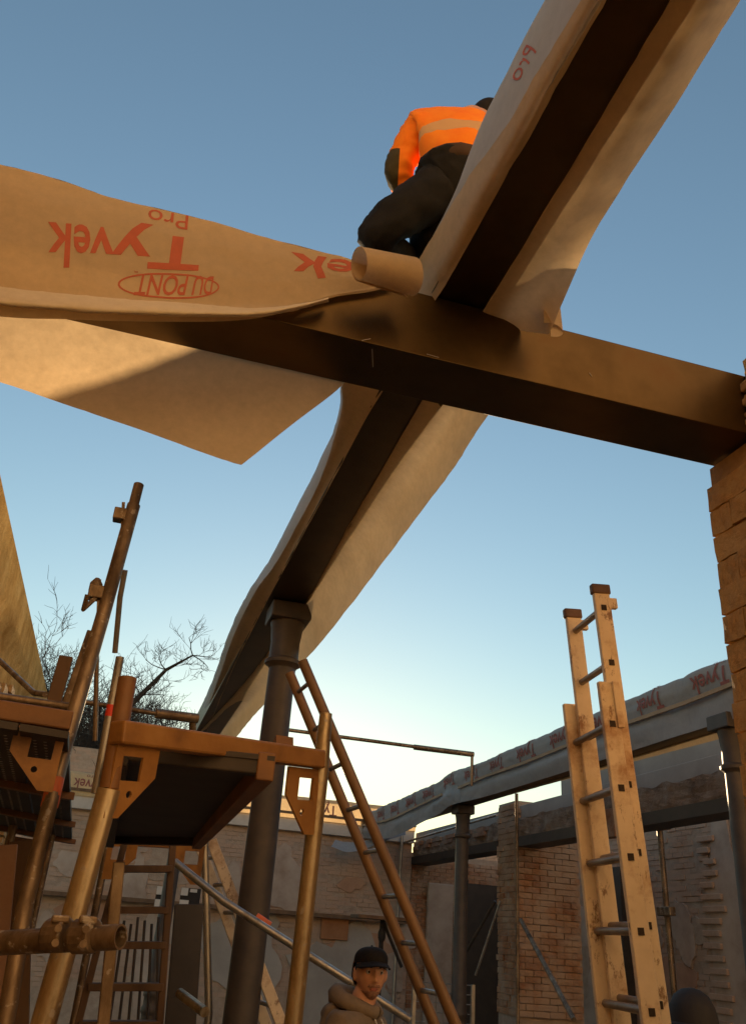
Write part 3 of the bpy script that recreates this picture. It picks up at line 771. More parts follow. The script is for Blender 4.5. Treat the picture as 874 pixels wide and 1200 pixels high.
# curled lip at its lower corner
cen = on(652, 372, 0, 1.035); rows = []
pa = on(645, 394, 0, 1.03 * KA); pb = on(644, 362, 0, 1.03 * KA)
ax_ = (pb - pa)
for k in range(22):
    th = -math.pi * .5 + k / 21 * math.pi * 1.25
    off = V((math.cos(th) * .046 + .0, 0, 0)) + V((0, -.012, .040)) * (math.sin(th) + 1) * .6
    rows.append([pa.lerp(pb, q / 7) + off * (1.0 - .15 * q / 7) for q in range(8)])
mb = MB(); mb.add([p for r in rows for p in r], [(i * 8 + j, i * 8 + j + 1, (i + 1) * 8 + j + 1, (i + 1) * 8 + j) for i in range(21) for j in range(7)])
mb.build('curled_lip', M['sheet'], t, smooth=True)

# A far, left: flared edge and grey outer face
t = empty('draped_membrane', (.62, 4.5, ZAT), 'cream membrane edge flaring left of the lower beam down past the column head', 'membrane')
edge = [(418, 400), (401, 449), (399, 485), (377, 558), (350, 612), (322, 662), (300, 692), (275, 742), (258, 790), (243, 832), (234, 858)]
dk = [(481, 402), (450, 456), (428, 492), (394, 556), (362, 614), (335, 664), (317, 697), (296, 738), (275, 780), (256, 825), (243, 858)]
rows = [[on(x, y, 2, ZA - .004) for x, y in dk], [on((x + a_) / 2, (y + b_) / 2, 2, ZA + .02) for (x, y), (a_, b_) in zip(edge, dk)], [on(x, y, 2, ZA + .035) for x, y in edge]]
sh = Sheet(rows, 80, 12, .006, 5, seed=2); sh.build('turned_hem', M['sheet'], t)
top = [(418, 398), (402, 447), (397, 488), (367, 560), (339, 614), (312, 664), (289, 697), (268, 742), (252, 790), (239, 830), (231, 858)]
rows = [[on(x, y, 2, ZA + .04) for x, y in edge], [on(x, y, 2, ZA + .15) for x, y in top], [V((AXL + .02, on(x, y, 2, ZA + .15).y, ZAT + .03)) for x, y in top], [V((AXR, on(x, y, 2, ZA + .15).y, ZAT + .03)) for x, y in top]]
Sheet(rows, 80, 12, .006, 6, seed=3).build('membrane_sheet', M['sheet_grey'], t)
# A far, right flap
t = empty('hanging_membrane', (1.0, 4.5, ZA), 'long cream membrane flap hanging right of the lower beam behind the cast iron column', 'membrane')
inn = [(540, 400), (498, 470), (452, 549), (407, 626), (364, 702), (328, 750), (290, 800), (246, 848), (224, 872)]
out = [(618, 430), (569, 491), (528, 553), (476, 622), (420, 697), (380, 748), (340, 793), (300, 836), (272, 870)]
rows = [[on(x, y, 0, 1.02 * KA) for x, y in out], [on((x + a_) / 2, (y + b_) / 2, 0, .985 * KA) for (x, y), (a_, b_) in zip(inn, out)], [on(x, y, 2, ZA - .010) for x, y in inn], [on(x - 2, y - 1, 2, ZA - .008) for x, y in inn]]
Sheet(rows, 90, 20, .006, 3.2, seed=12).build('membrane_sheet', M['sheet'], t)

# C: grey printed wrap along the far right beam
t = empty('beam_wrap_membrane', (CX0, 9, ZTOP), 'grey membrane with red print wrapped along the far right beam and bunched at the post', 'membrane')
ys = [3.2, 4.5, 6, 7.5, 9, 10.5, 11.6, 12.3, 12.7, 13.2, 14, 15, 16.2, 17.5]
def cxy(y): return CX0 - .03 + .0078 * (y + 2)
topz = [on(874 - 0, 755, 0, 4.6).z] * len(ys)
def tz(y): return 4.20 - .012 * max(0, y - 9) + (.05 if 12.2 < y < 12.9 else 0)
def bz(y): return 3.68 - .02 * math.sin(y * 2.1) - (.17 * math.sin(min(max((y - 12.9) / 5.2, 0), 1) * math.pi) if y > 12.9 else 0) + (.05 if 12.2 < y < 12.9 else 0)
rows = [[(cxy(y) - .02, y, bz(y)) for y in ys], [(cxy(y) - .05 - .02 * math.sin(y * 3), y, bz(y) * .72 + tz(y) * .28) for y in ys], [(cxy(y) - .03, y, bz(y) * .5 + tz(y) * .5) for y in ys],
        [(cxy(y) - .04 + .015 * math.sin(y * 4), y, bz(y) * .22 + tz(y) * .78) for y in ys], [(cxy(y), y, tz(y)) for y in ys], [(cxy(y) + .34, y, tz(y) - .03) for y in ys]]
shC = Sheet(rows, 260, 36, .017, 2.2); shC.build('membrane_sheet', M['sheet_shaded'], t)
pm = MB()
k = 0
y = 17.0
while y > 3.6:
    # sheet u from y: find nearest column
    u = min(range(shC.nu), key=lambda j: abs(shC.g[15][j].y - y)) / (shC.nu - 1)
    u2 = min(range(shC.nu), key=lambda j: abs(shC.g[15][j].y - (y + .52))) / (shC.nu - 1)
    stamp(pm, shC, TYV, (u, .66), (u2 - u, 0), (0, -.215 / word_h(TYV) ), .008)
    stamp(pm, shC, PRO, (u + (u2 - u) * .1, .775), ((u2 - u) * .28, 0), (0, -.06 / word_h(PRO)), .008)
    y -= .92
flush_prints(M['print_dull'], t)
for y0, y1 in ((3.2, 12.2), (12.9, 17.6)):
    n_ = 8; b = MB()
    for i in range(n_):
        ya, yb = y0 + (y1 - y0) * i / n_, y0 + (y1 - y0) * (i + 1) / n_
        b.bar((cxy(ya) - .062, ya, (tz(ya) + bz(ya)) / 2), (cxy(yb) - .062, yb, (tz(yb) + bz(yb)) / 2), .02, .035)
    b.build('batten', M['batten'], t)
rows = [[on(x, y, 0, CX1 + .05) for x, y in ((930, 838), (874, 856), (842, 866), (740, 893), (650, 917), (592, 933))], [(CX1 + .04, on(x, y, 0, CX1 + .05).y, ZB + .1) for x, y in ((930, 838), (874, 856), (842, 866), (740, 893), (650, 917), (592, 933))]]
Sheet(rows, 60, 8, .012, 2.5, seed=8).build('rear_flap', M['sheet'], t)
# loose tail hanging at the far end
rows = [[on(388, 992, 1, 17.3), on(410, 999, 1, 17.2), on(440, 990, 1, 17.1), on(475, 978, 1, 16.8)], [on(393, 984, 1, 17.5), on(410, 987, 1, 17.45), on(440, 982, 1, 17.4), on(475, 968, 1, 17.2)]]
Sheet(rows, 30, 8, .02, 2).build('loose_tail', M['sheet_shaded'], t)

# ================================================================== SCAFFOLD
def gusset(parent, o, u, v, mat, s=1.0, mirror=False):
    """corner plate with a square window and a bolt hole"""
    k = -1 if mirror else 1
    out = [(0, 0), (.165, 0), (.165, .085), (.05, .20), (0, .20)]
    win = [(.028, .03), (.105, .03), (.105, .098), (.028, .098)]
    hole = [(.075 + .011 * math.cos(a * math.pi / 4), .135 + .011 * math.sin(a * math.pi / 4)) for a in range(8)]
    sc = lambda L: [(a * s * k, c * s) for a, c in L]
    return link('gusset', plate(sc(out), [sc(win), sc(hole)], o, u, v, .007), mat, parent)
r_ = .0242
# right bay -----------------------------------------------------------
sc1 = empty('scaffold_bay', (.27, 2.3, 0), 'front scaffold frame with rust orange rail and cornerplates under the dark middle deck', 'scaffold')
b0 = P(30, 1290, 1.6); b0.z = 0
p0 = [V((P(55, 1180, 1.68).x, P(55, 1180, 1.68).y, 0)), P(55, 1180, 1.68), P(110, 1000, 1.80), P(128, 925, 1.87)]
pa_, pb_ = P(57, 1180, 1.70), P(128, 925, 1.872)
MB().tube([pa_ + (pa_ - pb_) * (pa_.z / (pb_.z - pa_.z)) * .995, pb_], .0255, 18).build('post', M['tube'], sc1, smooth=True)
MB().tube([P(128, 925, 1.872), P(150, 795, 2.0)], .0215, 14).build('post_spigot', M['orange_dark'], sc1, smooth=True)
p1 = [V((P(345, 1185, 2.3).x, P(345, 1185, 2.3).y, 0)), P(345, 1187, 2.3), P(366, 1000, 2.44), P(376, 900, 2.53)]
pa_, pb_ = P(345, 1187, 2.3), P(376, 900, 2.53)
MB().tube([pa_ + (pa_ - pb_) * (pa_.z / (pb_.z - pa_.z)) * .995, pb_], .0245, 18).build('post', M['tube'], sc1, smooth=True)
MB().tube([P(376, 900, 2.53), P(382, 836, 2.59)], [.0235, .019], 14).build('post_spigot', M['tube'], sc1, smooth=True)
ra, rb_ = P(136, 858, 1.90), P(374, 890, 2.52)
mb = MB(); mb.bar(ra, rb_, .05, .052); mb.build('top_rail', M['orange'], sc1, bevel=.006)
ru = (rb_ - ra).normalized()
dn = (P(110, 1000, 1.80) - P(128, 925, 1.87)).normalized()
gusset(sc1, P(139, 872, 1.895), ru, V((0, 0, -1)), M['orange'], .78)
gusset(sc1, P(375, 902, 2.51), ru, V((0, 0, -1)), M['orange'], .90, True)
mb = MB(); mb.bar(P(332, 876, 2.40), P(332, 866, 2.42), .05, .03); mb.build('locking_lug', M['orange_dark'], sc1)
# deck of the right bay
ZD = 2.235
d = [on(134, 872, 2, ZD), on(322, 892, 2, ZD), on(237, 983, 2, ZD), on(126, 981, 2, ZD)]
dk = empty('scaffold_deck', (d[0] + d[2]) / 2, 'dark plywood scaffold deck seen from below, held in the orange front frame', 'scaffold deck')
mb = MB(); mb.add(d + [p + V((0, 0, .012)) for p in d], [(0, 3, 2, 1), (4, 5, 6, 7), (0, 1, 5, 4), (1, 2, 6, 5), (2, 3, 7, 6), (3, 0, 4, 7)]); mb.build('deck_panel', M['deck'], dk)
for a_, c_ in ((0, 3), (1, 2)):
    s_ = (d[1] - d[0]).normalized() * (.02 if a_ == 0 else -.02)
    mb = MB(); mb.bar(d[a_] + s_ + V((0, 0, -.015)), d[c_] + s_ + V((0, 0, -.015)), .045, .07); mb.build('side_frame', M['orange_dark'] if a_ else M['deck'], dk, bevel=.004)
mb = MB(); mb.bar(d[3] + V((0, -.03, -.01)), d[2] + V((0, -.03, -.01)), .05, .05); mb.build('end_frame', M['deck'], dk, bevel=.004)
mb = MB(); mb.bar(d[0] + V((0, .03, -.01)), d[1] + V((0, .03, -.01)), .05, .05); mb.build('end_frame', M['deck'], dk, bevel=.004)
# far frame of the right bay
sc2 = empty('scaffold_bay', (.35, 5.9, 0), 'far scaffold frame under the rear end of the dark deck, grey post and orange cornerplate', 'scaffold')
q0 = P(240, 992, 5.75); MB().tube([V((P(245, 1190, 5.3).x, P(245, 1190, 5.3).y, 0)), P(245, 1188, 5.3), q0, q0 + V((0, 0, .45))], .0245, 14).build('post', M['tube_grey'], sc2, smooth=True)
q1 = P(128, 985, 5.75); MB().tube([V((q1.x, q1.y, 0)), q1 + V((0, 0, .4))], .0245, 14).build('post', M['tube_brown'], sc2, smooth=True)
mb = MB(); mb.bar(q1, q0, .045, .05); mb.build('top_rail', M['orange_dark'], sc2)
gusset(sc2, q0 + V((0, -.03, 0)), (q0 - q1).normalized(), V((0, 0, -1)), M['orange'], 1.2, True)
gusset(sc2, q1 + V((0, -.03, 0)), (q0 - q1).normalized(), V((0, 0, -1)), M['orange'], 1.2)
# left bay ------------------------------------------------------------
sc3 = empty('scaffold_bay', (-.4, 2.9, 0), 'left scaffold frame with tall leaning brown post and orange tape at the left edge', 'scaffold')
A = [on(10, 1180, 1, 2.72), on(30, 1060, 1, 2.76), on(62, 930, 1, 2.84), on(78, 868, 1, 2.88), on(120, 725, 1, 2.98), on(163, 568, 1, 3.06)]
A[0] = A[0]; base = V((A[0].x + .02, A[0].y, 0))
MB().tube([base] + A[:4], .0235, 16).build('post', M['tube_brown'], sc3, smooth=True)
MB().tube([A[3], A[4], on(157, 592, 1, 3.05)], .0245, 16).build('post_extension', M['tube_brown'], sc3, smooth=True)
MB().tube([on(156, 595, 1, 3.05), A[5]], .0195, 14).build('post_spigot', M['tube_brown'], sc3, smooth=True)
MB().tube([on(58, 946, 1, 2.835), on(66, 912, 1, 2.85)], .0255, 16).build('tape_band', M['tape'], sc3, smooth=True)
la, lb = on(-60, 824, 1, 2.66), on(84, 846, 1, 2.70)
mb = MB(); mb.bar(la, lb, .05, .055); mb.build('top_rail', M['orange_dark'], sc3, bevel=.005)
gusset(sc3, on(78, 858, 1, 2.69), (lb - la).normalized(), V((0, 0, -1)), M['orange'], .85, True)
# bracket boxes on the tall post
def bracket(px, py, wpx, hpx, spike, y):
    c = on(px, py, 1, y); s_ = (c - CAM).length / 1000
    mb = MB(); mb.box(c, (wpx * s_, .05, hpx * s_)); mb.build('wedge_box', M['tube_brown'], sc3, bevel=.004)
    mb = MB(); mb.bar(on(px + 2, py + hpx * .5 + spike, 1, y), on(px + 4, py - hpx * .5 - 8, 1, y), .012, .012); mb.build('wedge', M['tube_brown'], sc3)
bracket(141, 604, 14, 14, 22, 3.05); bracket(113, 695, 16, 15, 26, 3.0)
mb = MB(); mb.tube([on(113, 700, 1, 2.99), on(98, 714, 1, 2.96), on(103, 697, 1, 2.94)], .009, 8); mb.build('hook', M['tube_brown'], sc3, smooth=True)
mb = MB(); mb.lathe(on(112, 690, 1, 3.0) - V((0, 0, .01)), [(.022, 0), (.022, .03), (.008, .05)], 12); mb.build('bolt_head', M['tube_brown'], sc3, smooth=True)
# left deck: steel planks with rows of holes
dl = [on(-40, 846, 2, 2.30), on(82, 866, 2, 2.30), on(86, 985, 2, 2.30), on(-2, 968, 2, 2.30)]
ldk = empty('scaffold_deck', dl[0], 'dark perforated steel scaffold deck at the left edge, seen from below', 'scaffold deck', None)
NP = 2
for k in range(NP):
    f0, f1 = k / NP, (k + 1) / NP - .02
    qa, qb = dl[0].lerp(dl[1], f0), dl[0].lerp(dl[1], f1); qc, qd = dl[3].lerp(dl[2], f1), dl[3].lerp(dl[2], f0)
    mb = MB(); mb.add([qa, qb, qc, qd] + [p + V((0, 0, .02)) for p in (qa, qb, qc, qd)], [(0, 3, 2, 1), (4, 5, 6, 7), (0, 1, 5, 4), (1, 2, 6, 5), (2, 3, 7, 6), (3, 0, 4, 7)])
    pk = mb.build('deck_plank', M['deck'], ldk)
    mh = MB()
    for c in range(3):
        for j in range(70):
            f = .03 + j / 72; g_ = .3 + c * .22
            ce = qa.lerp(qd, f).lerp(qb.lerp(qc, f), g_) + V((0, 0, -.003))
            mh.lathe(ce, [(.004, 0), (.006, .002)], 6)
    tag(mh.build('raised_hole', M['tube_grey'], pk), kind='stuff')
for f in (.33, .66, .985):
    mb = MB(); mb.bar(dl[0].lerp(dl[3], f) + V((0, 0, -.012)), dl[1].lerp(dl[2], f) + V((0, 0, -.012)), .05, .03); mb.build('cross_bearer', M['orange_dark'], ldk)
# far frame of left bay
sc4 = empty('scaffold_bay', (-.4, 6.6, 0), 'far left scaffold frame at the rear of the perforated deck, dull brown posts', 'scaffold')
zq = [P(12, 985, 5.0), P(58, 992, 5.4)]
for q in zq: MB().tube([V((q.x, q.y, 0)), q + V((0, 0, .3))], .0245, 12).build('post', M['tube_brown'], sc4, smooth=True)
mb = MB(); mb.bar(zq[0], zq[1], .04, .05); mb.build('top_rail', M['orange_dark'], sc4)
gusset(sc4, zq[0] + V((0, -.03, 0)), (zq[1] - zq[0]).normalized(), V((0, 0, -1)), M['orange_dark'], 1.2)
gusset(sc4, zq[1] + V((0, -.03, 0)), (zq[1] - zq[0]).normalized(), V((0, 0, -1)), M['orange_dark'], 1.2, True)
# loose tubes
def pipe(label, pts, r, mat, cat='tube', name='scaffold_tube', group=None, hollow=0, band=None):
    mb = MB(); mb.tube(pts, r, 14, hollow=hollow); o = mb.build(name, mat, None, smooth=True)
    tag(o, label, cat, group)
    if band:
        a_, c_, m_ = band; MB().tube([pts[0].lerp(pts[-1], a_), pts[0].lerp(pts[-1], c_)], (r if not isinstance(r, list) else r[0]) * 1.04, 14).build('tape_band', m_, o, smooth=True)
    return o
o = pipe('short brown tube with open end clamped across the big golden post at bottom left', [P(-40, 1107, 1.72), P(20, 1104, 1.66), P(142, 1098, 1.60)], .0225, M['tube_brown'], hollow=.82)
def coupler(label, px, py, d_, s=1.0):
    c = P(px, py, d_); t_ = empty('coupler', c, label, 'coupler', 'couplers on the tube across the golden post')
    mb = MB(); ax_ = (P(142, 1098, 1.6) - P(20, 1104, 1.66)).normalized()
    mb.tube([c - ax_ * .022, c + ax_ * .022], .031 * s, 14); mb.build('clamp_body', M['tube_brown'], t_, bevel=.004)
    for k in (-1, 1):
        mb = MB(); mb.tube([c + V((0, -.028, .012 * k)), c + V((0, -.046, .012 * k))], .007, 8); mb.build('bolt', M['tube_brown'], t_, smooth=True)
    mb = MB(); mb.box(c + V((.0, -.012, .028)), (.034, .03, .014)); mb.build('flap', M['tube_brown'], t_, bevel=.004)
coupler('left rusty coupler where the open tube meets the golden post', 68, 1096, 1.63)
coupler('right rusty coupler beside the open tube end', 100, 1097, 1.615)
pipe('diagonal grey brace tube running down behind the golden post with an orange mark', [P(205, 1010, 5.2), P(262, 1056, 5.0), P(480, 1195, 4.9)], .0225, M['tube_grey'], band=(.36, .42, M['tape']))
pipe('short tube end at the bottom beside the grey rear post', [P(211, 1164, 4.2), P(240, 1186, 4.0)], .024, M['tube'])
gl, gr = on(320, 853, 2, 4.17), on(553, 884, 2, 4.21)
o = pipe('thin guard rail tube across the sky from the column to the grey wrapped beam', [gl, gr], .024, M['tube_brown'], 'rail', 'guard_rail')
MB().tube([on(485, 875.5, 2, 4.2), gr + (gr - gl).normalized() * .02], .036, 14).build('sleeve', M['tube_brown'], o, smooth=True)
MB().tube([gl, gl + (gr - gl).normalized() * .14], .036, 14).build('sleeve', M['tube_brown'], o, smooth=True)
MB().tube([gr + V((0, 0, -.03)), gr + V((0, .0, -.42))], .02, 10).build('stub_post', M['tube_brown'], o, smooth=True)
o = pipe('brown guard rail behind the deck, in front of the bare tree', [P(95, 822, 4.2), P(183, 836, 4.4)], .013, M['tube_brown'], 'rail', 'guard_rail')
MB().tube([P(183, 836, 4.4), P(232, 838 + 4, 4.5)], .026, 12).build('sleeve', M['tube_brown'], o, smooth=True)
MB().tube([P(226, 840, 4.5), P(226, 856, 4.5)], .02, 10).build('stub_post', M['tube_brown'], o, smooth=True)
pipe('brown guard rail tube above the left deck at the left edge', [P(-60, 808, 3.0), P(84, 829, 3.1)], .0155, M['tube_brown'], 'rail', 'guard_rail')
# small tube with red tape, thin bright brace, plank posts
pipe('thin tube with a red tape band, right of the tall leaning post', [P(112, 930, 2.4), P(141, 770, 2.55)], .0125, M['tube_grey'], band=(.55, .635, M['redtape']))
pipe('slim dark brace bar hanging beside the tall leaning post', [P(114, 830, 3.4), P(110, 700, 3.4)] if False else [P(135, 765, 3.2), P(141, 700, 3.2), P(147, 668, 3.2)], .0105, M['tube_grey'], 'brace', 'brace_bar')
pipe('slim dark upright behind the tall leaning post, in front of the tree', [P(112, 868, 3.5), P(114, 755, 3.6)], .010, M['tube_brown'], 'brace', 'brace_bar')
mb = MB(); mb.bar(P(56, 850, 3.05), P(78, 770, 3.2), .05, .03, (0, 1, 0)); tag(mb.build('scaffold_plank', M['oldwood'], bevel=.004), 'brown plank end sticking up beside the tall leaning post', 'plank')
mb = MB(); mb.bar(P(73, 840, 3.2), P(108, 740, 3.35), .035, .03, (0, 1, 0)); tag(mb.build('scaffold_plank', M['tube_brown'], bevel=.004), 'thin brown strut between the plank end and the tall leaning post', 'strut')
pipe('bent steel bar fixed to the sunlit wall at left', [P(-10, 765, 5.2), P(40, 812, 4.6), P(54, 814, 4.4)], .016, M['tube_brown'], 'bar', 'bent_bar')

# step frame (access ladder) under the deck
st = empty('step_ladder', (-.1, 4.3, 0), 'brown step frame with broad treads standing under the deck, left of the dark slim column', 'ladder')
L0, L1 = P(147, 985, 4.6), P(94, 1192, 4.2); R0, R1 = P(203, 985, 4.7), P(188, 1192, 4.3)
for a_, c_ in ((L0, L1), (R0, R1)):
    c2 = c_ + (c_ - a_) * ((c_.z) / (a_.z - c_.z)) * .98
    mb = MB(); mb.bar(a_ + (a_ - c_) * .1, c2, .035, .05, (0, 1, 0)); mb.build('stile', M['oldwood'], st, bevel=.004)
for y_ in (1021, 1071, 1112, 1159, 1200, 1245):
    f = (y_ - 985) / 207
    mb = MB(); mb.bar(L0.lerp(L1, f), R0.lerp(R1, f), .09, .035); mb.build('tread', M['oldwood'], st, bevel=.004)
# yellow batten ladder leaning behind the column
def ladder(name, label, top, bot, side, n, rr, mat, rmat, wdt, th, up, rung_r=.014, z0=0.02):
    t_ = empty(name, (bot.x, bot.y, 0), label, 'ladder')
    d_ = (bot - top); ext = top + d_ * ((top.z - z0) / (top.z - bot.z))
    for k in (0, 1):
        mb = MB(); mb.bar(top + side * k, ext + side * k, wdt, th, up); mb.build('stile', mat, t_, bevel=.004)
    for i in range(n):
        c = top + (ext - top) * ((i + .6) / n)
        mb = MB(); mb.tube([c, c + side], rung_r, 10); mb.build('rung', rmat, t_, smooth=True)
    return t_
ladder('leaning_ladder', 'narrow yellowish ladder leaning behind the cast iron column, seen edge on', P(248, 985, 5.9), P(328, 1195, 5.2), V((-.05, .35, 0)), 14, 1, M['ladder'], M['alu'], .07, .03, (0, 1, 0))
# brown wooden ladder leaning on the beam flap
WT = P(356, 778, 5.55); WB = P(530, 1192, 4.75)
wl = empty('leaning_ladder', (WB.x, WB.y, 0), 'brown wooden ladder leaning up against the membrane flap behind the man', 'ladder')
side = V((-.02, .33, 0))
d_ = WB - WT; WE = WT + d_ * (WT.z / (WT.z - WB.z)); WT2 = WT - d_ * .01
for k in (0, 1):
    MB().tube([WT2 + side * k, WE + side * k], .033, 14).build('stile', M['wood'], wl, smooth=True)
Lw = (WE - WT).length; n_ = int(Lw / .27)
for i in range(n_):
    c = WT + (WE - WT) * ((i + .45) / n_)
    MB().tube([c, c + side], .0145, 10).build('rung', M['alu'], wl, smooth=True)

# yellow extension ladder ------------------------------------------------
yl = empty('extension_ladder', (1.9, 3, 0), 'tall worn yellow extension ladder standing free against the sky on the right', 'ladder')
az = R(7); sdir = V((math.sin(az), math.cos(az), 0))
T = P(703, 694, 3.95); B_ = P(772, 1190, 3.12)
dv = (B_ - T); up_ = -dv.normalized()
nrm = sdir.cross(up_).normalized()           # across the ladder's face
if nrm.x > 0: nrm = -nrm                     # towards the left
RW = .345
def stile(base, top_, off, name='stile', w_=.075, th_=.028):
    mb = MB(); dd = (top_ - base).normalized()
    mb.box((base + top_) / 2, ((top_ - base).length, w_, th_), (dd, nrm, sdir)); return mb.build(name, M['ladder'], yl, bevel=.004)
# rails: broad web faces the camera side (normal = sdir), flange depth along nrm
def ext(p): return p + dv * (p.z / -(dv.z)) if dv.z < 0 else p
for k in (0, 1):
    o_ = sdir * (RW * k)
    s_ = stile(ext(T + o_) , T + o_, 0)
    mb = MB(); mb.box(T + o_ + up_ * .012, (.05, .09, .04), (up_, nrm, sdir)); mb.build('end_cap', M['cap'], s_, bevel=.008)
    mb = MB(); mb.box(T + o_ - up_ * .055 - nrm * .045 if k == 0 else T + o_ - up_ * .045 - nrm * .045, (.05, .05, .03), (up_, nrm, sdir)); mb.build('hook_plate', M['ladder'], s_, bevel=.004)
# lower section, in front (to the left side) of the upper one
FO = nrm * .05 - sdir * .0
T2 = T + dv * .262 
for k in (0, 1):
    o_ = sdir * (RW * k + (-.034 if k == 0 else .034)) + FO
    stile(ext(T2 + o_), T2 + o_, 0, 'stile', .075, .028)
    mb = MB(); mb.box(T2 + o_ - up_ * .10 - nrm * .035 - sdir * .016, (.2, .03, .02), (up_, nrm, sdir)); mb.build('guide_bracket', M['ladder'], yl, bevel=.003)
Lt = dv.length; i = 0; s0 = .082; step = .262
ROT = []
while True:
    dd = s0 + i * step
    c = T + dv.normalized() * dd
    if c.z < .15: break
    mb = MB(); mb.tube([c + sdir * .0, c + sdir * RW], .0155, 10); mb.build('rung', M['alu'], yl, smooth=True)
    mb = MB(); mb.box(c - sdir * .0155, (.026, .024, .006), (up_, nrm, sdir)); mb.build('rung_socket', M['hole'], yl)
    if dd > Lt * .262 + .05:
        c2 = c + FO + dv.normalized() * .02
        mb = MB(); mb.tube([c2 - sdir * .03, c2 + sdir * (RW + .03)], .0155, 10); mb.build('rung', M['alu'], yl, smooth=True)
        mb = MB(); mb.box(c2 - sdir * .0495, (.026, .024, .006), (up_, nrm, sdir)); mb.build('rung_socket', M['hole'], yl)
    i += 1

# thin tubes on the right side ----------------------------------------------
def vtube(px, py0, py1, X, r, label, mat='tube_grey'):
    a_ = on(px, py0, 0, X); o = pipe(label, [V((a_.x, a_.y, 0)), a_], r, M[mat], 'tube', 'scaffold_tube'); return o
vtube(605, 930, 1190, 5.75, .026, 'upright thin tube standing in front of the brick pier', 'tube_brown')
o = vtube(536, 958, 1165, 5.6, .028, 'upright grey tube left of the middle iron post')
zz = on(535, 1050, 0, 5.6); MB().tube([zz - V((0, 0, .05)), zz + V((0, 0, .05))], .03, 12).build('tape_band', M['tape'], o, smooth=True)
vtube(471, 978, 1100, 5.7, .03, 'upright grey tube at the far corner by the wooden ladder')
pipe('thin grey hand rail tube under the wrapped beam, left of the brick pier', [on(474, 987, 0, 5.7), on(582, 955, 0, 5.75)], .02, M['tube_grey'], 'rail', 'guard_rail')
pipe('slanted grey prop bar leaning against the brick pier', [on(610, 1078, 0, 5.7), on(672, 1195, 0, 5.4)], .03, M['tube_brown'], 'prop', 'prop_bar')
pipe('pale slanted rod beside the middle iron post', [on(586, 1056, 0, 5.8), on(557, 1143, 0, 5.6)], .018, M['tube_grey'], 'rod', 'prop_bar')
pipe('dark slanted rod behind the middle iron post', [on(580, 1056, 0, 7.0), on(532, 1140, 0, 6.6)], .03, M['iron'], 'rod', 'prop_bar')
# steel bracket post seen in the right opening
o = pipe('dark bracket post in the right opening behind the yellow ladder', [on(790, 1170, 0, 8.0), on(772, 968, 0, 8.0)], .045, M['tube_brown'], 'post', 'bracket_post')
for py_ in (968, 1068):
    c = on(775 if py_ < 1000 else 780, py_, 0, 7.95); mb = MB(); mb.box(c, (.1, .34, .12)); mb.build('bracket', M['tube_brown'], o, bevel=.01)
c = on(717, 965, 0, 5.9); mb = MB(); mb.box(c, (.12, .3, .34)); tag(mb.build('wall_box', M['brick_red'], bevel=.01), 'dark reddish box fixed under the lintel behind the yellow ladder', 'box')
# wire mesh crate by the post
c0 = on(520, 1180, 0, 4.9); wc = empty('wire_crate', c0, 'wire mesh crate at the foot of the middle iron post', 'crate')
for i in range(9):
    x_ = -.45 + i * .11
    mb = MB(); mb.tube([V((c0.x + x_, c0.y, .7)), V((c0.x + x_, c0.y, 1.35))], .007, 6); mb.build('wire', M['tube_grey'], wc)
for j in range(6):
    mb = MB(); mb.tube([V((c0.x - .45, c0.y, .75 + j * .12)), V((c0.x + .43, c0.y, .75 + j * .12))], .007, 6); mb.build('wire', M['tube_grey'], wc)
for dx in (-.45, .43):
    mb = MB(); mb.box((c0.x + dx, c0.y, .68), (.05, .05, 1.36)); mb.build('corner_post', M['tube_grey'], wc)
# dark rounded tub at lower right
c = P(812, 1200, 5.6); tb = empty('rubble_tub', (c.x, c.y, 0), 'black rounded tub at the bottom edge right of the yellow ladder', 'tub')
mb = MB(); mb.lathe((c.x, c.y, 0), [(.17, 0), (.165, 1.2), (.165, c.z - .05), (.16, c.z + .02), (.145, c.z + .1), (.11, c.z + .165), (.06, c.z + .20), (.01, c.z + .21)], 28); mb.build('tub_body', M['rubber'], tb, smooth=True)
mb = MB(); mb.lathe((c.x, c.y, c.z - .03), [(.168, 0), (.178, .01), (.178, .03), (.166, .04)], 28); mb.build('rim', M['rubber'], tb, smooth=True)
# platform with black support behind the man
c = on(448, 1076, 1, 14); pf = empty('work_platform', (c.x, c.y, 0), 'dark little work platform on a black stand behind the capped man', 'platform')
mb = MB(); mb.box((c.x, c.y, c.z), (.9, .5, .05)); mb.build('top', M['oldwood'], pf, bevel=.005)
mb = MB(); mb.tube([(c.x + .02, c.y, 0), (c.x, c.y, c.z)], .035, 10); mb.build('stand', M['rubber'], pf, smooth=True)
mb = MB(); mb.tube([(c.x + .35, c.y, c.z - .65), (c.x + .02, c.y, c.z - .05)], .025, 10); mb.build('brace', M['rubber'], pf, smooth=True)
mb = MB(); mb.lathe((c.x, c.y - .02, c.z - .32), [(.04, 0), (.06, .05), (.06, .12), (.03, .2)], 14); mb.build('motor', M['rubber'], pf, smooth=True)
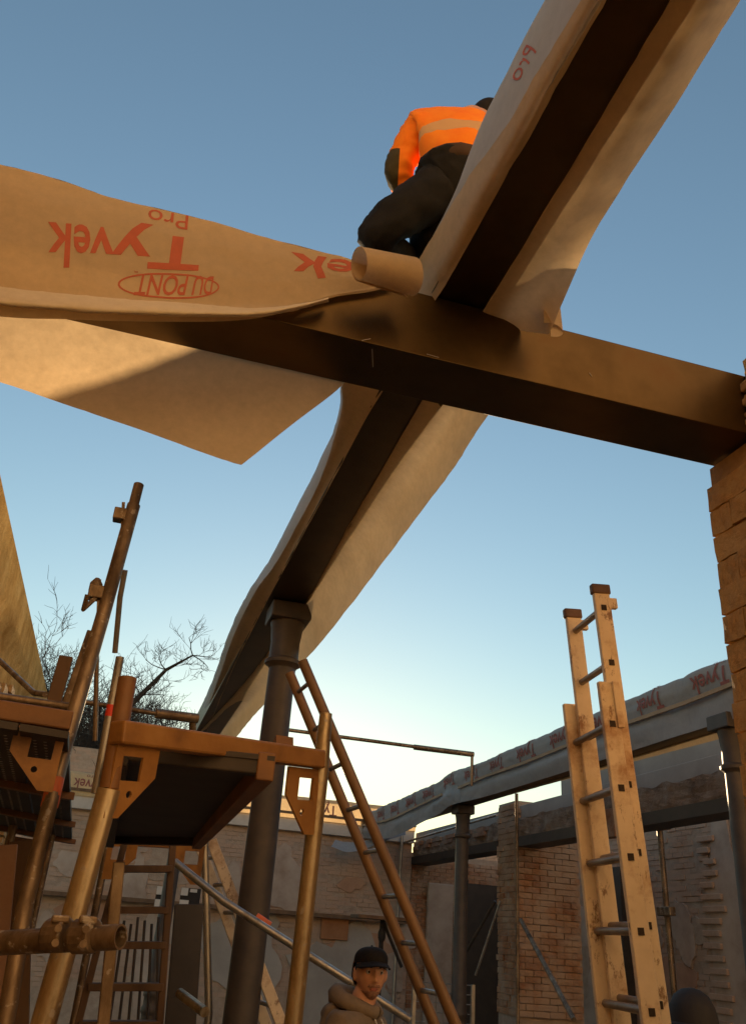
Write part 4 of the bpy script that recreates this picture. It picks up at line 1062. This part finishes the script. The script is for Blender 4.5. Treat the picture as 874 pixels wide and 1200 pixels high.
# black and white barrier boards in the background at left
for (px0, py0, px1, py1, lab) in ((180, 1040, 203, 1066, 'small black and white striped board left of the slim dark column'), (209, 1042, 236, 1066, 'small black and white striped board right of the slim dark column')):
    a_ = on(px0, py1, 1, 15.5); c_ = on(px1, py0, 1, 15.5); t_ = empty('striped_board', a_, lab, 'board', 'striped boards under the deck')
    mb = MB(); mb.box(((a_.x + c_.x) / 2, 15.5, (a_.z + c_.z) / 2), (c_.x - a_.x, .04, c_.z - a_.z)); mb.build('board', M['rubber'], t_)
    for f0, f1, g0, g1 in ((0, .35, .65, 1), (0, .45, 0, .45), (.45, .8, .82, .97)):
        mb = MB(); mb.box((a_.x + (c_.x - a_.x) * (f0 + f1) / 2, 15.47, a_.z + (c_.z - a_.z) * (g0 + g1) / 2), ((c_.x - a_.x) * (f1 - f0), .02, (c_.z - a_.z) * (g1 - g0))); mb.build('white_stripe', M['block'], t_)
# dark boards and props leaning at left bottom
for k, (x0, y0, x1, y1, d_, wd_, mt, lab) in enumerate(((8, 990, -12, 1195, 3.6, .09, 'plaster_pink', 'pinkish board standing at the lower left edge'), (26, 985, 20, 1195, 3.9, .10, 'oldwood', 'brown board standing behind the left scaffold post'),
        (140, 1010, 122, 1195, 2.6, .035, 'tube_brown', 'thin brown upright just right of the big golden post'), (222, 1060, 212, 1195, 4.8, .16, 'lintel', 'dark board standing between slim column and grey rear post'))):
    a_ = P(x0, y0, d_); c_ = P(x1, y1, d_ * .93); e_ = a_ + (c_ - a_) * (a_.z / (a_.z - c_.z)) 
    mb = MB(); mb.bar(a_, e_, wd_, .03, (0, 1, 0)); tag(mb.build('upright_board', M[mt], bevel=.004), lab, 'board')
# bundle of rods behind the steps
rb2 = empty('rod_bundle', P(150, 1190, 6), 'bundle of thin dark rods fanned out behind the brown step frame', 'rods')
for k in range(7):
    a_ = P(138 + k * 8, 1075 + (k % 3) * 4, 6.2); c_ = P(118 + k * 11, 1195, 5.8)
    mb = MB(); mb.tube([a_, c_ + (c_ - a_) * (c_.z / (a_.z - c_.z)) * .95], .011, 6); mb.build('rod', M['iron'], rb2)

# ================================================================== BARE TREES
def tree(base, h, seed, label, lean=(0, 0), spread=1.0, long_limb=None):
    rnd = random.Random(seed)
    t_ = empty('bare_tree', base, label, 'tree', None)
    tr = MB(); cr_ = MB()
    def limb(mb, p, d_, L, r0, depth):
        n = 4 if depth < 3 else 3
        pts = [p]; q = p.copy(); dd = d_.copy()
        for i in range(n):
            dd = (dd + V((rnd.uniform(-1, 1), rnd.uniform(-1, 1), rnd.uniform(-.6, .8))) * (.16 if depth < 2 else .26)).normalized()
            q = q + dd * (L / n); pts.append(q.copy())
        r1 = r0 * .55
        mb.tube(pts, [r0 + (r1 - r0) * i / n for i in range(n + 1)], 6 if depth < 2 else (4 if depth < 4 else 3), caps=False)
        if depth >= 7 or L < .19: return
        k = 4 if depth < 5 else 3
        for j in range(k):
            f = rnd.uniform(.35, 1.0) if j else 1.0
            idx = min(int(f * n), n); pp = pts[idx]
            side_ = V((rnd.uniform(-1, 1) * spread, rnd.uniform(-1, 1) * spread, rnd.uniform(-.15, .7)))
            nd = (dd * .62 + side_.normalized() * rnd.uniform(.5, .85)).normalized()
            limb(cr_, pp, nd, L * rnd.uniform(.56, .80), max(r1 * rnd.uniform(.55, .85), .0075), depth + 1)
    b_ = V(base)
    trunk_top = b_ + V((lean[0], lean[1], h * .34))
    tr.tube([b_, b_.lerp(trunk_top, .5) + V((.1, 0, 0)), trunk_top], [.3, .25, .2], 10)
    for j in range(5):
        a_ = 2 * math.pi * j / 5 + rnd.uniform(-.4, .4)
        limb(cr_, trunk_top - V((0, 0, rnd.uniform(0, 1.2))), V((math.cos(a_) * .6 * spread, math.sin(a_) * .6, 1)).normalized(), h * .25, .12, 1)
    limb(cr_, trunk_top, V((0, 0, 1)), h * .28, .15, 1)
    if long_limb:
        pts = [V(p) for p in long_limb]; cr_.tube(pts, [.12, .09, .06, .03][:len(pts)], 6, caps=False)
        for p in pts[1:]:
            for _ in range(3): limb(cr_, p, V((rnd.uniform(-1, 1), rnd.uniform(-1, 1), rnd.uniform(-.5, .8))).normalized(), rnd.uniform(.45, .95), .025, 4)
    tr.build('trunk', M['bark'], t_, smooth=True); cr_.build('crown', M['bark'], t_)
g1 = P(70, 900, 26); g2 = P(150, 900, 30)
tree((g1.x, g1.y, 0), P(80, 712, 26).z, 11, 'bare winter tree beside the sunlit wall, left of the tall leaning post', spread=.95)
tree((g2.x, g2.y, 0), P(150, 772, 30).z, 23, 'bare winter tree behind the scaffold with one long limb reaching right', spread=1.25,
     long_limb=[P(130, 850, 30), P(165, 815, 30), P(195, 785, 30), P(226, 768, 30)])
g4 = P(168, 900, 32)
tree((g4.x, g4.y, 0), P(168, 790, 32).z, 47, 'low dense bare tree just above the guard rail behind the front scaffold', spread=1.3)
g3 = P(112, 900, 34)
tree((g3.x, g3.y, 0), P(112, 800, 34).z, 31, 'thin bare tree in the gap between the two scaffold posts', spread=1.2)

# ================================================================== PEOPLE
def skinned(pts, edges, sub=2):
    """grow one smooth surface round a jointed skeleton: pts name -> (position, radius)"""
    names = list(pts); idx = {n: i for i, n in enumerate(names)}
    me = bpy.data.meshes.new('skeleton'); me.from_pydata([tuple(pts[n][0]) for n in names], [(idx[a], idx[b]) for a, b in edges], []); me.update()
    o = bpy.data.objects.new('skeleton', me); COL.objects.link(o)
    o.modifiers.new('skin', 'SKIN').use_smooth_shade = True
    for i, n in enumerate(names):
        r = pts[n][1]; sv = me.skin_vertices[0].data[i]; sv.radius = r if isinstance(r, tuple) else (r, r); sv.use_root = (i == 0)
    ss = o.modifiers.new('sub', 'SUBSURF'); ss.levels = sub; ss.render_levels = sub
    dg = bpy.context.evaluated_depsgraph_get(); dg.update()
    out = bpy.data.meshes.new_from_object(o.evaluated_get(dg))
    bpy.data.objects.remove(o); bpy.data.meshes.remove(me)
    return out
def remesh(parts, vox):
    bm = bmesh.new()
    for m_ in parts: bm.from_mesh(m_)
    me = bpy.data.meshes.new('body'); bm.to_mesh(me); bm.free()
    o = bpy.data.objects.new('body', me); COL.objects.link(o)
    r = o.modifiers.new('remesh', 'REMESH'); r.mode = 'VOXEL'; r.voxel_size = vox; r.use_smooth_shade = True
    sm = o.modifiers.new('smooth', 'SMOOTH'); sm.factor = .5; sm.iterations = 2
    dg = bpy.context.evaluated_depsgraph_get(); dg.update()
    out = bpy.data.meshes.new_from_object(o.evaluated_get(dg))
    bpy.data.objects.remove(o); bpy.data.meshes.remove(me); return out
def wrinkle(me, amp, sc, seed=0):
    me.update()
    for v_ in me.vertices:
        q = v_.co * sc + V((seed, 0, 0))
        v_.co += v_.normal * (noise.noise(q) * amp * .7 + max(0, .3 - abs(noise.noise(V((q.x * .8, q.y * .8, q.z * 1.7)) + V((3, 1, 7))))) * amp * 2.6)
    me.update(); return me
def fingers(pts, edges, wrist, pdir, side, back, s=1.0):
    """palm plus five bent fingers of different length"""
    w_ = V(wrist); d_ = pdir.normalized(); sd = side.normalized(); bk = back.normalized()
    tag_ = 'h%d' % len(pts)
    pts[tag_ + 'p'] = (w_ + d_ * .055 * s, (.036 * s, .016 * s)); edges.append((tag_, tag_ + 'p')) if tag_ in pts else None
    for k, (off, L) in enumerate(((-.028, .062), (-.010, .074), (.009, .079), (.027, .070))):
        a = w_ + d_ * .088 * s + sd * off * s
        b_ = a + (d_ * .8 - bk * .45).normalized() * L * .5 * s; c_ = b_ + (d_ * .45 - bk * .9).normalized() * L * .5 * s
        for q, (p_, r) in enumerate(((a, .0095), (b_, .0085), (c_, .0072))): pts['%sf%d%d' % (tag_, k, q)] = (p_, r * s)
        edges += [(tag_ + 'p', '%sf%d0' % (tag_, k)), ('%sf%d0' % (tag_, k), '%sf%d1' % (tag_, k)), ('%sf%d1' % (tag_, k), '%sf%d2' % (tag_, k))]
    a = w_ + d_ * .03 * s - sd * .036 * s; b_ = a + (d_ * .7 - sd * .6).normalized() * .034 * s; c_ = b_ + (d_ * .9 - bk * .3).normalized() * .03 * s
    for q, (p_, r) in enumerate(((a, .012), (b_, .010), (c_, .008))): pts['%st%d' % (tag_, q)] = (p_, r * s)
    edges += [(tag_ + 'p', tag_ + 't0'), (tag_ + 't0', tag_ + 't1'), (tag_ + 't1', tag_ + 't2')]
    return tag_ + 'p'
def gs(x, c, w): return math.exp(-((x - c) / w) ** 2)
def head_mesh(center, fwd, up=V((0, 0, 1)), s=1.0):
    """head with brow, sockets, nose, lips, chin and ears; local x right, y forward, z up; 0.235 m tall"""
    fwd = (fwd - up * fwd.dot(up)).normalized(); rt = fwd.cross(up).normalized()
    bm = bmesh.new(); bmesh.ops.create_uvsphere(bm, u_segments=72, v_segments=54, radius=1)
    for v_ in bm.verts:
        x, y, z = v_.co
        X = x * .076; Y = y * .098; Z = z * .1175
        if z < 0:
            k = -z
            X *= 1 - .30 * k ** 1.4
            Y = Y * (1 - .12 * k) + .012 * k if y > 0 else Y * (1 - .42 * k ** 1.3) 
        if y > 0:
            f = y ** .7
            ax = abs(X)
            Y += f * (.006 * gs(Z, .026, .012) * gs(ax, .028, .03))                               # brow
            Y -= f * .010 * gs(Z, .006, .013) * gs(ax, .032, .015)                                # eye sockets
            Y += f * (.024 * gs(Z, -.030, .013) * gs(ax, 0, .0115) + .014 * gs(Z, -.008, .022) * gs(ax, 0, .008))   # nose
            Y += f * .004 * gs(Z, -.034, .009) * gs(ax, .014, .007)                               # nostril wings
            Y += f * (.0042 * gs(Z, -.059, .005) + .0046 * gs(Z, -.069, .005)) * gs(ax, 0, .022)  # lips
            Y -= f * .004 * gs(Z, -.064, .003) * gs(ax, 0, .02)
            Y += f * .010 * gs(Z, -.100, .014) * gs(ax, 0, .022)                                  # chin
            Y += f * .004 * gs(Z, -.022, .02) * gs(ax, .05, .016)                                 # cheek
        v_.co = V(center) + (rt * X + fwd * Y + up * Z) * s
    for k in (-1, 1):
        m4 = Matrix.Translation(V(center) + (rt * .077 * k - fwd * .008 - up * .008) * s) @ Matrix((rt, fwd, up)).transposed().to_4x4() @ Matrix.Rotation(-.35 * k, 4, 'Z') @ Matrix.Diagonal((.011 * s, .019 * s, .034 * s, 1))
        bmesh.ops.create_uvsphere(bm, u_segments=16, v_segments=12, radius=1, matrix=m4)
    me = bpy.data.meshes.new('head'); bm.to_mesh(me); bm.free()
    return me, rt, fwd, up
def shell(src, keep, off, name, mat, parent):
    """clothing or hair cut from the body surface and raised a little"""
    bm = bmesh.new(); bm.from_mesh(src)
    bmesh.ops.delete(bm, geom=[f for f in bm.faces if not keep(f.calc_center_median())], context='FACES')
    bm.normal_update()
    for v_ in bm.verts: v_.co += v_.normal * off
    me = bpy.data.meshes.new(name); bm.to_mesh(me); bm.free()
    o = link(name, me, mat, parent, smooth=True); so_ = o.modifiers.new('thick', 'SOLIDIFY'); so_.thickness = -.006; return o

# ---- man with the cap, standing on the ground among the ladders
MB_ = P(434, 1140, 4.25)
mc = V((MB_.x, MB_.y, MB_.z))                       # head centre
H0 = mc.z + .1175
camd = (CAM - mc); camd.z = 0; camd.normalize(); rgt = V((cr.x, cr.y, 0)).normalized()
hf = (camd * math.cos(R(15)) + rgt * math.sin(R(15))).normalized()
bf = (rgt * .93 + camd * .42).normalized(); bs = bf.cross(V((0, 0, 1))).normalized()   # body faces right; bs: his right hand side
man = empty('person', (mc.x - bf.x * .04, mc.y - bf.y * .04, 0), 'man in black cap and beige hooded sweatshirt at the bottom, looking towards the camera', 'person')
hm, hr, hfw, hup = head_mesh(mc, hf)
o3 = V((mc.x, mc.y, 0)) - bf * .05
def B(f, s_, z): return o3 + bf * f + bs * s_ + V((0, 0, z))
pz = H0 * .53
pts = {'pel': (B(0, 0, pz), .125), 'wai': (B(.01, 0, pz + .17), .12), 'che': (B(.0, 0, H0 * .745), .14), 'nb': (B(-.005, 0, H0 * .838), .08), 'nk': (B(.025, 0, H0 * .872), .064), 'hd': (mc + V((0, 0, -.03)) - hf * .02, .06)}
ed = [('pel', 'wai'), ('wai', 'che'), ('che', 'nb'), ('nb', 'nk'), ('nk', 'hd')]
for k in (-1, 1):
    n = 'r' if k > 0 else 'l'
    pts.update({n + 'sh': (B(-.01, .185 * k, H0 * .805), .062), n + 'el': (B(-.03, .235 * k, H0 * .63), .045), n + 'wr': (B(.06, .24 * k, H0 * .49), .030),
                n + 'hi': (B(0, .09 * k, pz - .06), .095), n + 'kn': (B(.02, .10 * k, H0 * .28), .062), n + 'an': (B(-.01, .11 * k, .08), .042), n + 'to': (B(.17, .125 * k, .035), .034)})
    ed += [('che', n + 'sh'), (n + 'sh', n + 'el'), (n + 'el', n + 'wr'), ('pel', n + 'hi'), (n + 'hi', n + 'kn'), (n + 'kn', n + 'an'), (n + 'an', n + 'to')]
    pn = fingers(pts, ed, pts[n + 'wr'][0], V((bf.x * .25, bf.y * .25, -1)), bf * -1, bs * k)
    ed.append((n + 'wr', pn))
body = remesh([skinned(pts, ed), hm], .0065)
link('body', body, M['skin'], man, smooth=True)
# hooded sweatshirt, trousers and boots as clothing over the body
jp = {k_: (pts[k_][0], r_j) for k_, r_j in (('pel', .15), ('wai', .155), ('che', .165), ('nb', .10))}
je = [('pel', 'wai'), ('wai', 'che'), ('che', 'nb')]
for n in 'rl':
    jp.update({n + 'sh': (pts[n + 'sh'][0], .082), n + 'el': (pts[n + 'el'][0], .062), n + 'wr': (pts[n + 'wr'][0], .046)}); je += [('che', n + 'sh'), (n + 'sh', n + 'el'), (n + 'el', n + 'wr')]
hood = link('sweatshirt', wrinkle(skinned(jp, je), .016, 7, 3), M['hoodie'], man, smooth=True)
pts_r = []; rad_r = []
for k in range(25):
    a = 2 * math.pi * k / 24
    c_, s_ = math.cos(a), math.sin(a)                       # c_ > 0 at the front
    up_f = .5 - .5 * c_
    pts_r.append(B(.0 + .088 * c_ - .03 * up_f, .092 * s_, H0 * .842 + .004 + .062 * up_f)); rad_r.append(.027 + .016 * up_f)
mb = MB(); mb.tube(pts_r, rad_r, 14, caps=False)
link('hood', wrinkle(mb.mesh('hood'), .010, 16, 5), M['hoodie'], man, smooth=True)
bm = bmesh.new(); bmesh.ops.create_uvsphere(bm, u_segments=40, v_segments=28, radius=1, matrix=Matrix.Translation(B(-.115, 0, H0 * .815)) @ Matrix((bf, bs, V((0, 0, 1)))).transposed().to_4x4() @ Matrix.Rotation(.35, 4, 'Y') @ Matrix.Diagonal((.075, .13, .12, 1)))
me = bpy.data.meshes.new('hood_back'); bm.to_mesh(me); bm.free()
link('hood_back', wrinkle(me, .016, 11, 8), M['hoodie'], man, smooth=True)
mb = MB()
for k in (-1, 1): 
    mb = MB(); mb.tube([B(.105, .035 * k, H0 * .828), B(.15, .045 * k, H0 * .79), B(.165, .05 * k, H0 * .74)], .004, 8); mb.build('drawstring', M['block'], man, smooth=True)
tp = {'pel': (pts['pel'][0], .14)}; te = []
for n in 'rl':
    tp.update({n + 'hi': (pts[n + 'hi'][0], .11), n + 'kn': (pts[n + 'kn'][0], .08), n + 'an': (pts[n + 'an'][0], .065)}); te += [('pel', n + 'hi'), (n + 'hi', n + 'kn'), (n + 'kn', n + 'an')]
    bp_ = {'a': (pts[n + 'an'][0] + V((0, 0, .04)), .06), 'b': (pts[n + 'an'][0] - V((0, 0, .03)), .055), 'c': (pts[n + 'to'][0] + V((0, 0, .012)), .05)}
    link('boot', skinned(bp_, [('a', 'b'), ('b', 'c')]), M['darkcloth'], man, smooth=True)
link('trousers', wrinkle(skinned(tp, te), .012, 8), M['darkcloth'], man, smooth=True)
def loc(p): d_ = p - mc; return d_.dot(hr), d_.dot(hfw), d_.dot(hup)
def HP(x, y, z): return mc + hr * x + hfw * y + hup * z
def keep_hair(p):
    x, y, z = loc(p)
    return -.05 < z < .06 and y < -.022 and abs(x) < .082
shell(hm, keep_hair, .010, 'hair', M['hair'], man)
def keep_beard(p):
    x, y, z = loc(p)
    if y > -.005 and z < -.076 - .25 * max(0, .03 - y): return True
    return -.056 < z < -.046 and abs(x) < .028 and y > .05
o_ = shell(hm, keep_beard, .0012, 'beard', simple('short dark stubble', [(.35, (.22, .11, .07)), (.6, (.40, .20, .125))], 160, .8), man)
o_.modifiers[0].thickness = -.002
def keep_lip(p):
    x, y, z = loc(p); return -.073 < z < -.057 and abs(x) < .020 - abs(z + .065) * .9 and y > .06
o_ = shell(hm, keep_lip, .0008, 'lips', M['lip'], man); o_.modifiers[0].thickness = -.002
for k in (-1, 1):
    bm = bmesh.new(); bmesh.ops.create_uvsphere(bm, u_segments=16, v_segments=12, radius=.0122, matrix=Matrix.Translation(HP(.032 * k, .0765, .007)))
    me = bpy.data.meshes.new('eye'); bm.to_mesh(me); bm.free(); e_ = link('eye', me, M['eyewhite'], man, smooth=True)
    bm = bmesh.new(); bmesh.ops.create_uvsphere(bm, u_segments=12, v_segments=10, radius=.0070, matrix=Matrix.Translation(HP(.032 * k - .001, .0830, .0065)))
    me = bpy.data.meshes.new('iris'); bm.to_mesh(me); bm.free(); link('iris', me, M['iris'], e_, smooth=True)
    MB().tube([HP(.016 * k, .093, .026), HP(.032 * k, .0925, .031), HP(.050 * k, .079, .025)], [.0034, .0046, .0024], 8).build('eyebrow', M['hair'], man, smooth=True)
for k in (-1, 1): MB().tube([HP(.0745 * k, .006, .03), HP(.0748 * k, .008, .0), HP(.071 * k, .012, -.028)], [.007, .006, .002], 8).build('sideburn', M['hair'], man, smooth=True)
# cap
cp = empty('cap', mc, '', '') if False else None
vs = []; fs = []; nn, mm = 40, 12
for i in range(mm + 1):
    el = i / mm * math.pi / 2
    for j in range(nn):
        a = 2 * math.pi * j / nn
        rr = 1.0 + .02 * math.cos(a * 6) * math.cos(el)
        base_z = .038
        x = .0845 * math.cos(a) * math.cos(el) ** .8 * rr; y = .106 * math.sin(a) * math.cos(el) ** .8 * rr - .004; z = base_z + .078 * math.sin(el) ** .7 + .010 * math.sin(a) * math.cos(el)
        vs.append(HP(x, y, z))
for i in range(mm):
    for j in range(nn): fs.append((i * nn + j, i * nn + (j + 1) % nn, (i + 1) * nn + (j + 1) % nn, (i + 1) * nn + j))
capo = MB().add(vs, fs).build('cap', M['capcloth'], man, smooth=True)
vs = []; fs = []
for i in range(7):
    f = i / 6
    for j in range(17):
        a = R(18) + R(144) * j / 16
        r_x = .084 + .0 * f; out_ = f * .085 * math.sin((a - R(18)) / R(144) * math.pi) ** .55
        x = .085 * math.cos(a); y = .105 * math.sin(a) - .006 + out_
        z = .050 - .018 * f - .045 * (x / .085) ** 2 * .35
        vs.append(HP(x * (1 + .04 * f), y, z))
for i in range(6):
    for j in range(16): fs.append((i * 17 + j, i * 17 + j + 1, (i + 1) * 17 + j + 1, (i + 1) * 17 + j))
o_ = MB().add(vs, fs).build('brim', M['capcloth'], capo, smooth=True); o_.modifiers.new('thick', 'SOLIDIFY').thickness = .004
MB().lathe(HP(0, -.004, .117), [(.006, 0), (.006, .003), (.002, .006)], 12).build('button', M['capcloth'], capo, smooth=True)

# ---- worker kneeling on the crossing
wk = empty('person', P(505, 285, 3.5), 'worker in fluorescent orange jacket and black trousers kneeling on the beams, back turned', 'person')
Wp = {'pel': (P(532, 222, 3.50), .115), 'wai': (P(532, 195, 3.54), .115), 'che': (P(530, 158, 3.66), .13), 'nb': (P(552, 140, 3.76), .065), 'nk': (P(560, 141, 3.84), .055), 'hd': (P(565, 141, 3.92), .06),
      'lsh': (P(491, 153, 3.66), .06), 'lel': (P(464, 199, 3.60), .045), 'lwr': (P(482, 244, 3.66), .032), 'rsh': (P(578, 160, 3.70), .06), 'rel': (P(600, 205, 3.72), .045), 'rwr': (P(585, 245, 3.74), .032),
      'lhi': (P(514, 224, 3.46), .09), 'lkn': (P(432, 278, 3.36), .065), 'lan': (P(482, 312, 3.66), .045), 'lto': (P(462, 318, 3.74), .036), 'rhi': (P(548, 226, 3.50), .09), 'rkn': (P(494, 286, 3.56), .065), 'ran': (P(560, 318, 3.8), .045), 'rto': (P(545, 322, 3.88), .036)}
We = [('pel', 'wai'), ('wai', 'che'), ('che', 'nb'), ('nb', 'nk'), ('nk', 'hd')]
for n in 'lr': We += [('che', n + 'sh'), (n + 'sh', n + 'el'), (n + 'el', n + 'wr'), ('pel', n + 'hi'), (n + 'hi', n + 'kn'), (n + 'kn', n + 'an'), (n + 'an', n + 'to')]
for n in 'lr':
    pn = fingers(Wp, We, Wp[n + 'wr'][0], (Wp[n + 'wr'][0] - Wp[n + 'el'][0]), cr, -cf); We.append((n + 'wr', pn))
wh, whr, whf, whu = head_mesh(P(571, 147, 3.95), V((.25, 1, 0)), V((.1, .35, .93)).normalized())
link('body', remesh([skinned(Wp, We), wh], .009), M['skin'], wk, smooth=True)
def sub_(names, edges, amp=.014, seed=0, sc=8, lev=3):
    return wrinkle(skinned({k_: (Wp[k_][0], r_j) for k_, r_j in names.items()}, edges, 3), amp, sc, seed)
Wp['jb'] = (Wp['wai'][0].lerp(Wp['pel'][0], .55), .1)
jm = sub_({'jb': .150, 'wai': .150, 'che': .168, 'nb': .085, 'lsh': .088, 'lel': .060, 'lwr': .048, 'rsh': .088, 'rel': .062, 'rwr': .048},
          [('jb', 'wai'), ('wai', 'che'), ('che', 'nb'), ('che', 'lsh'), ('lsh', 'lel'), ('lel', 'lwr'), ('che', 'rsh'), ('rsh', 'rel'), ('rel', 'rwr')], .011, 2, 14)
def jacket_mat():
    m, n, l, b = mk('jacket cloth')
    t = tex(n, l, 'ShaderNodeTexNoise', 14, 7, .6)
    c = ramp(n, l, t.outputs['Fac'], [(.3, (.93, .20, .012)), (.7, (.98, .28, .02))]).outputs[0]
    for nm, colr in (('band', (.62, .36, .17)), ('patch', (.07, .055, .025))):
        a = n.new('ShaderNodeAttribute'); a.attribute_name = nm
        f = ramp(n, l, a.outputs['Fac'], [(.49, (0, 0, 0)), (.51, (1, 1, 1))])
        c = mixc(n, l, f.outputs[0], c, colr)
    l.new(c, b.inputs['Base Color']); b.inputs['Roughness'].default_value = .8; b.inputs['Specular IOR Level'].default_value = .2
    t2 = tex(n, l, 'ShaderNodeTexNoise', 200, 4, .6); bump(n, l, b, t2.outputs['Fac'], .3, .003)
    return m
axs = (Wp['che'][0] - Wp['wai'][0]); axl = axs.length; axs.normalize()
a1 = jm.attributes.new('band', 'FLOAT', 'POINT'); a2 = jm.attributes.new('patch', 'FLOAT', 'POINT'); v1 = []; v2 = []
for v_ in jm.vertices:
    c_ = v_.co; t1 = (c_ - Wp['wai'][0]).dot(axs)
    db = min(.035 - abs(t1 - .10 * 1.0), (c_ - Wp['lsh'][0]).length - .15, (c_ - Wp['lel'][0]).length - .14)
    db2 = min(.028 - abs(t1 - .015), (c_ - Wp['lel'][0]).length - .14)
    v1.append(.5 + max(db, -.2) * 8)
    v2.append(.5 + min(.085 - (c_ - Wp['lel'][0]).length, (.012 - (c_ - Wp['lel'][0]).dot(rgt))) * 8)
a1.data.foreach_set('value', v1); a2.data.foreach_set('value', v2)
jk = link('jacket', jm, jacket_mat(), wk, smooth=True)
link('trousers', sub_({'wai': .158, 'pel': .158, 'lhi': .112, 'lkn': .088, 'lan': .066, 'rhi': .118, 'rkn': .098, 'ran': .062},
     [('wai', 'pel'), ('pel', 'lhi'), ('lhi', 'lkn'), ('lkn', 'lan'), ('pel', 'rhi'), ('rhi', 'rkn'), ('rkn', 'ran')], .011, 4, 17), M['darkcloth'], wk, smooth=True)
wb = sub_({'wai': .140, 'pel': .142}, [('wai', 'pel')], .008, 6)
link('waistband', skinned({'a': (Wp['wai'][0].lerp(Wp['pel'][0], -.15), .160), 'b': (Wp['wai'][0].lerp(Wp['pel'][0], .3), .172), 'c': (Wp['wai'][0].lerp(Wp['pel'][0], .9), .166)}, [('a', 'b'), ('b', 'c')]), M['brownhem'], wk, smooth=True)
for n in 'lr':
    link('boot', skinned({'a': (Wp[n + 'an'][0], .062), 'b': (Wp[n + 'an'][0].lerp(Wp[n + 'to'][0], .4), .056), 'c': (Wp[n + 'to'][0], .048)}, [('a', 'b'), ('b', 'c')]), M['darkcloth'], wk, smooth=True)
def keep_beanie(p):
    d_ = p - P(571, 147, 3.95); return d_.dot(whu) > -.01 or d_.dot(whf) < .06
shell(wh, keep_beanie, .012, 'beanie', M['capcloth'], wk)
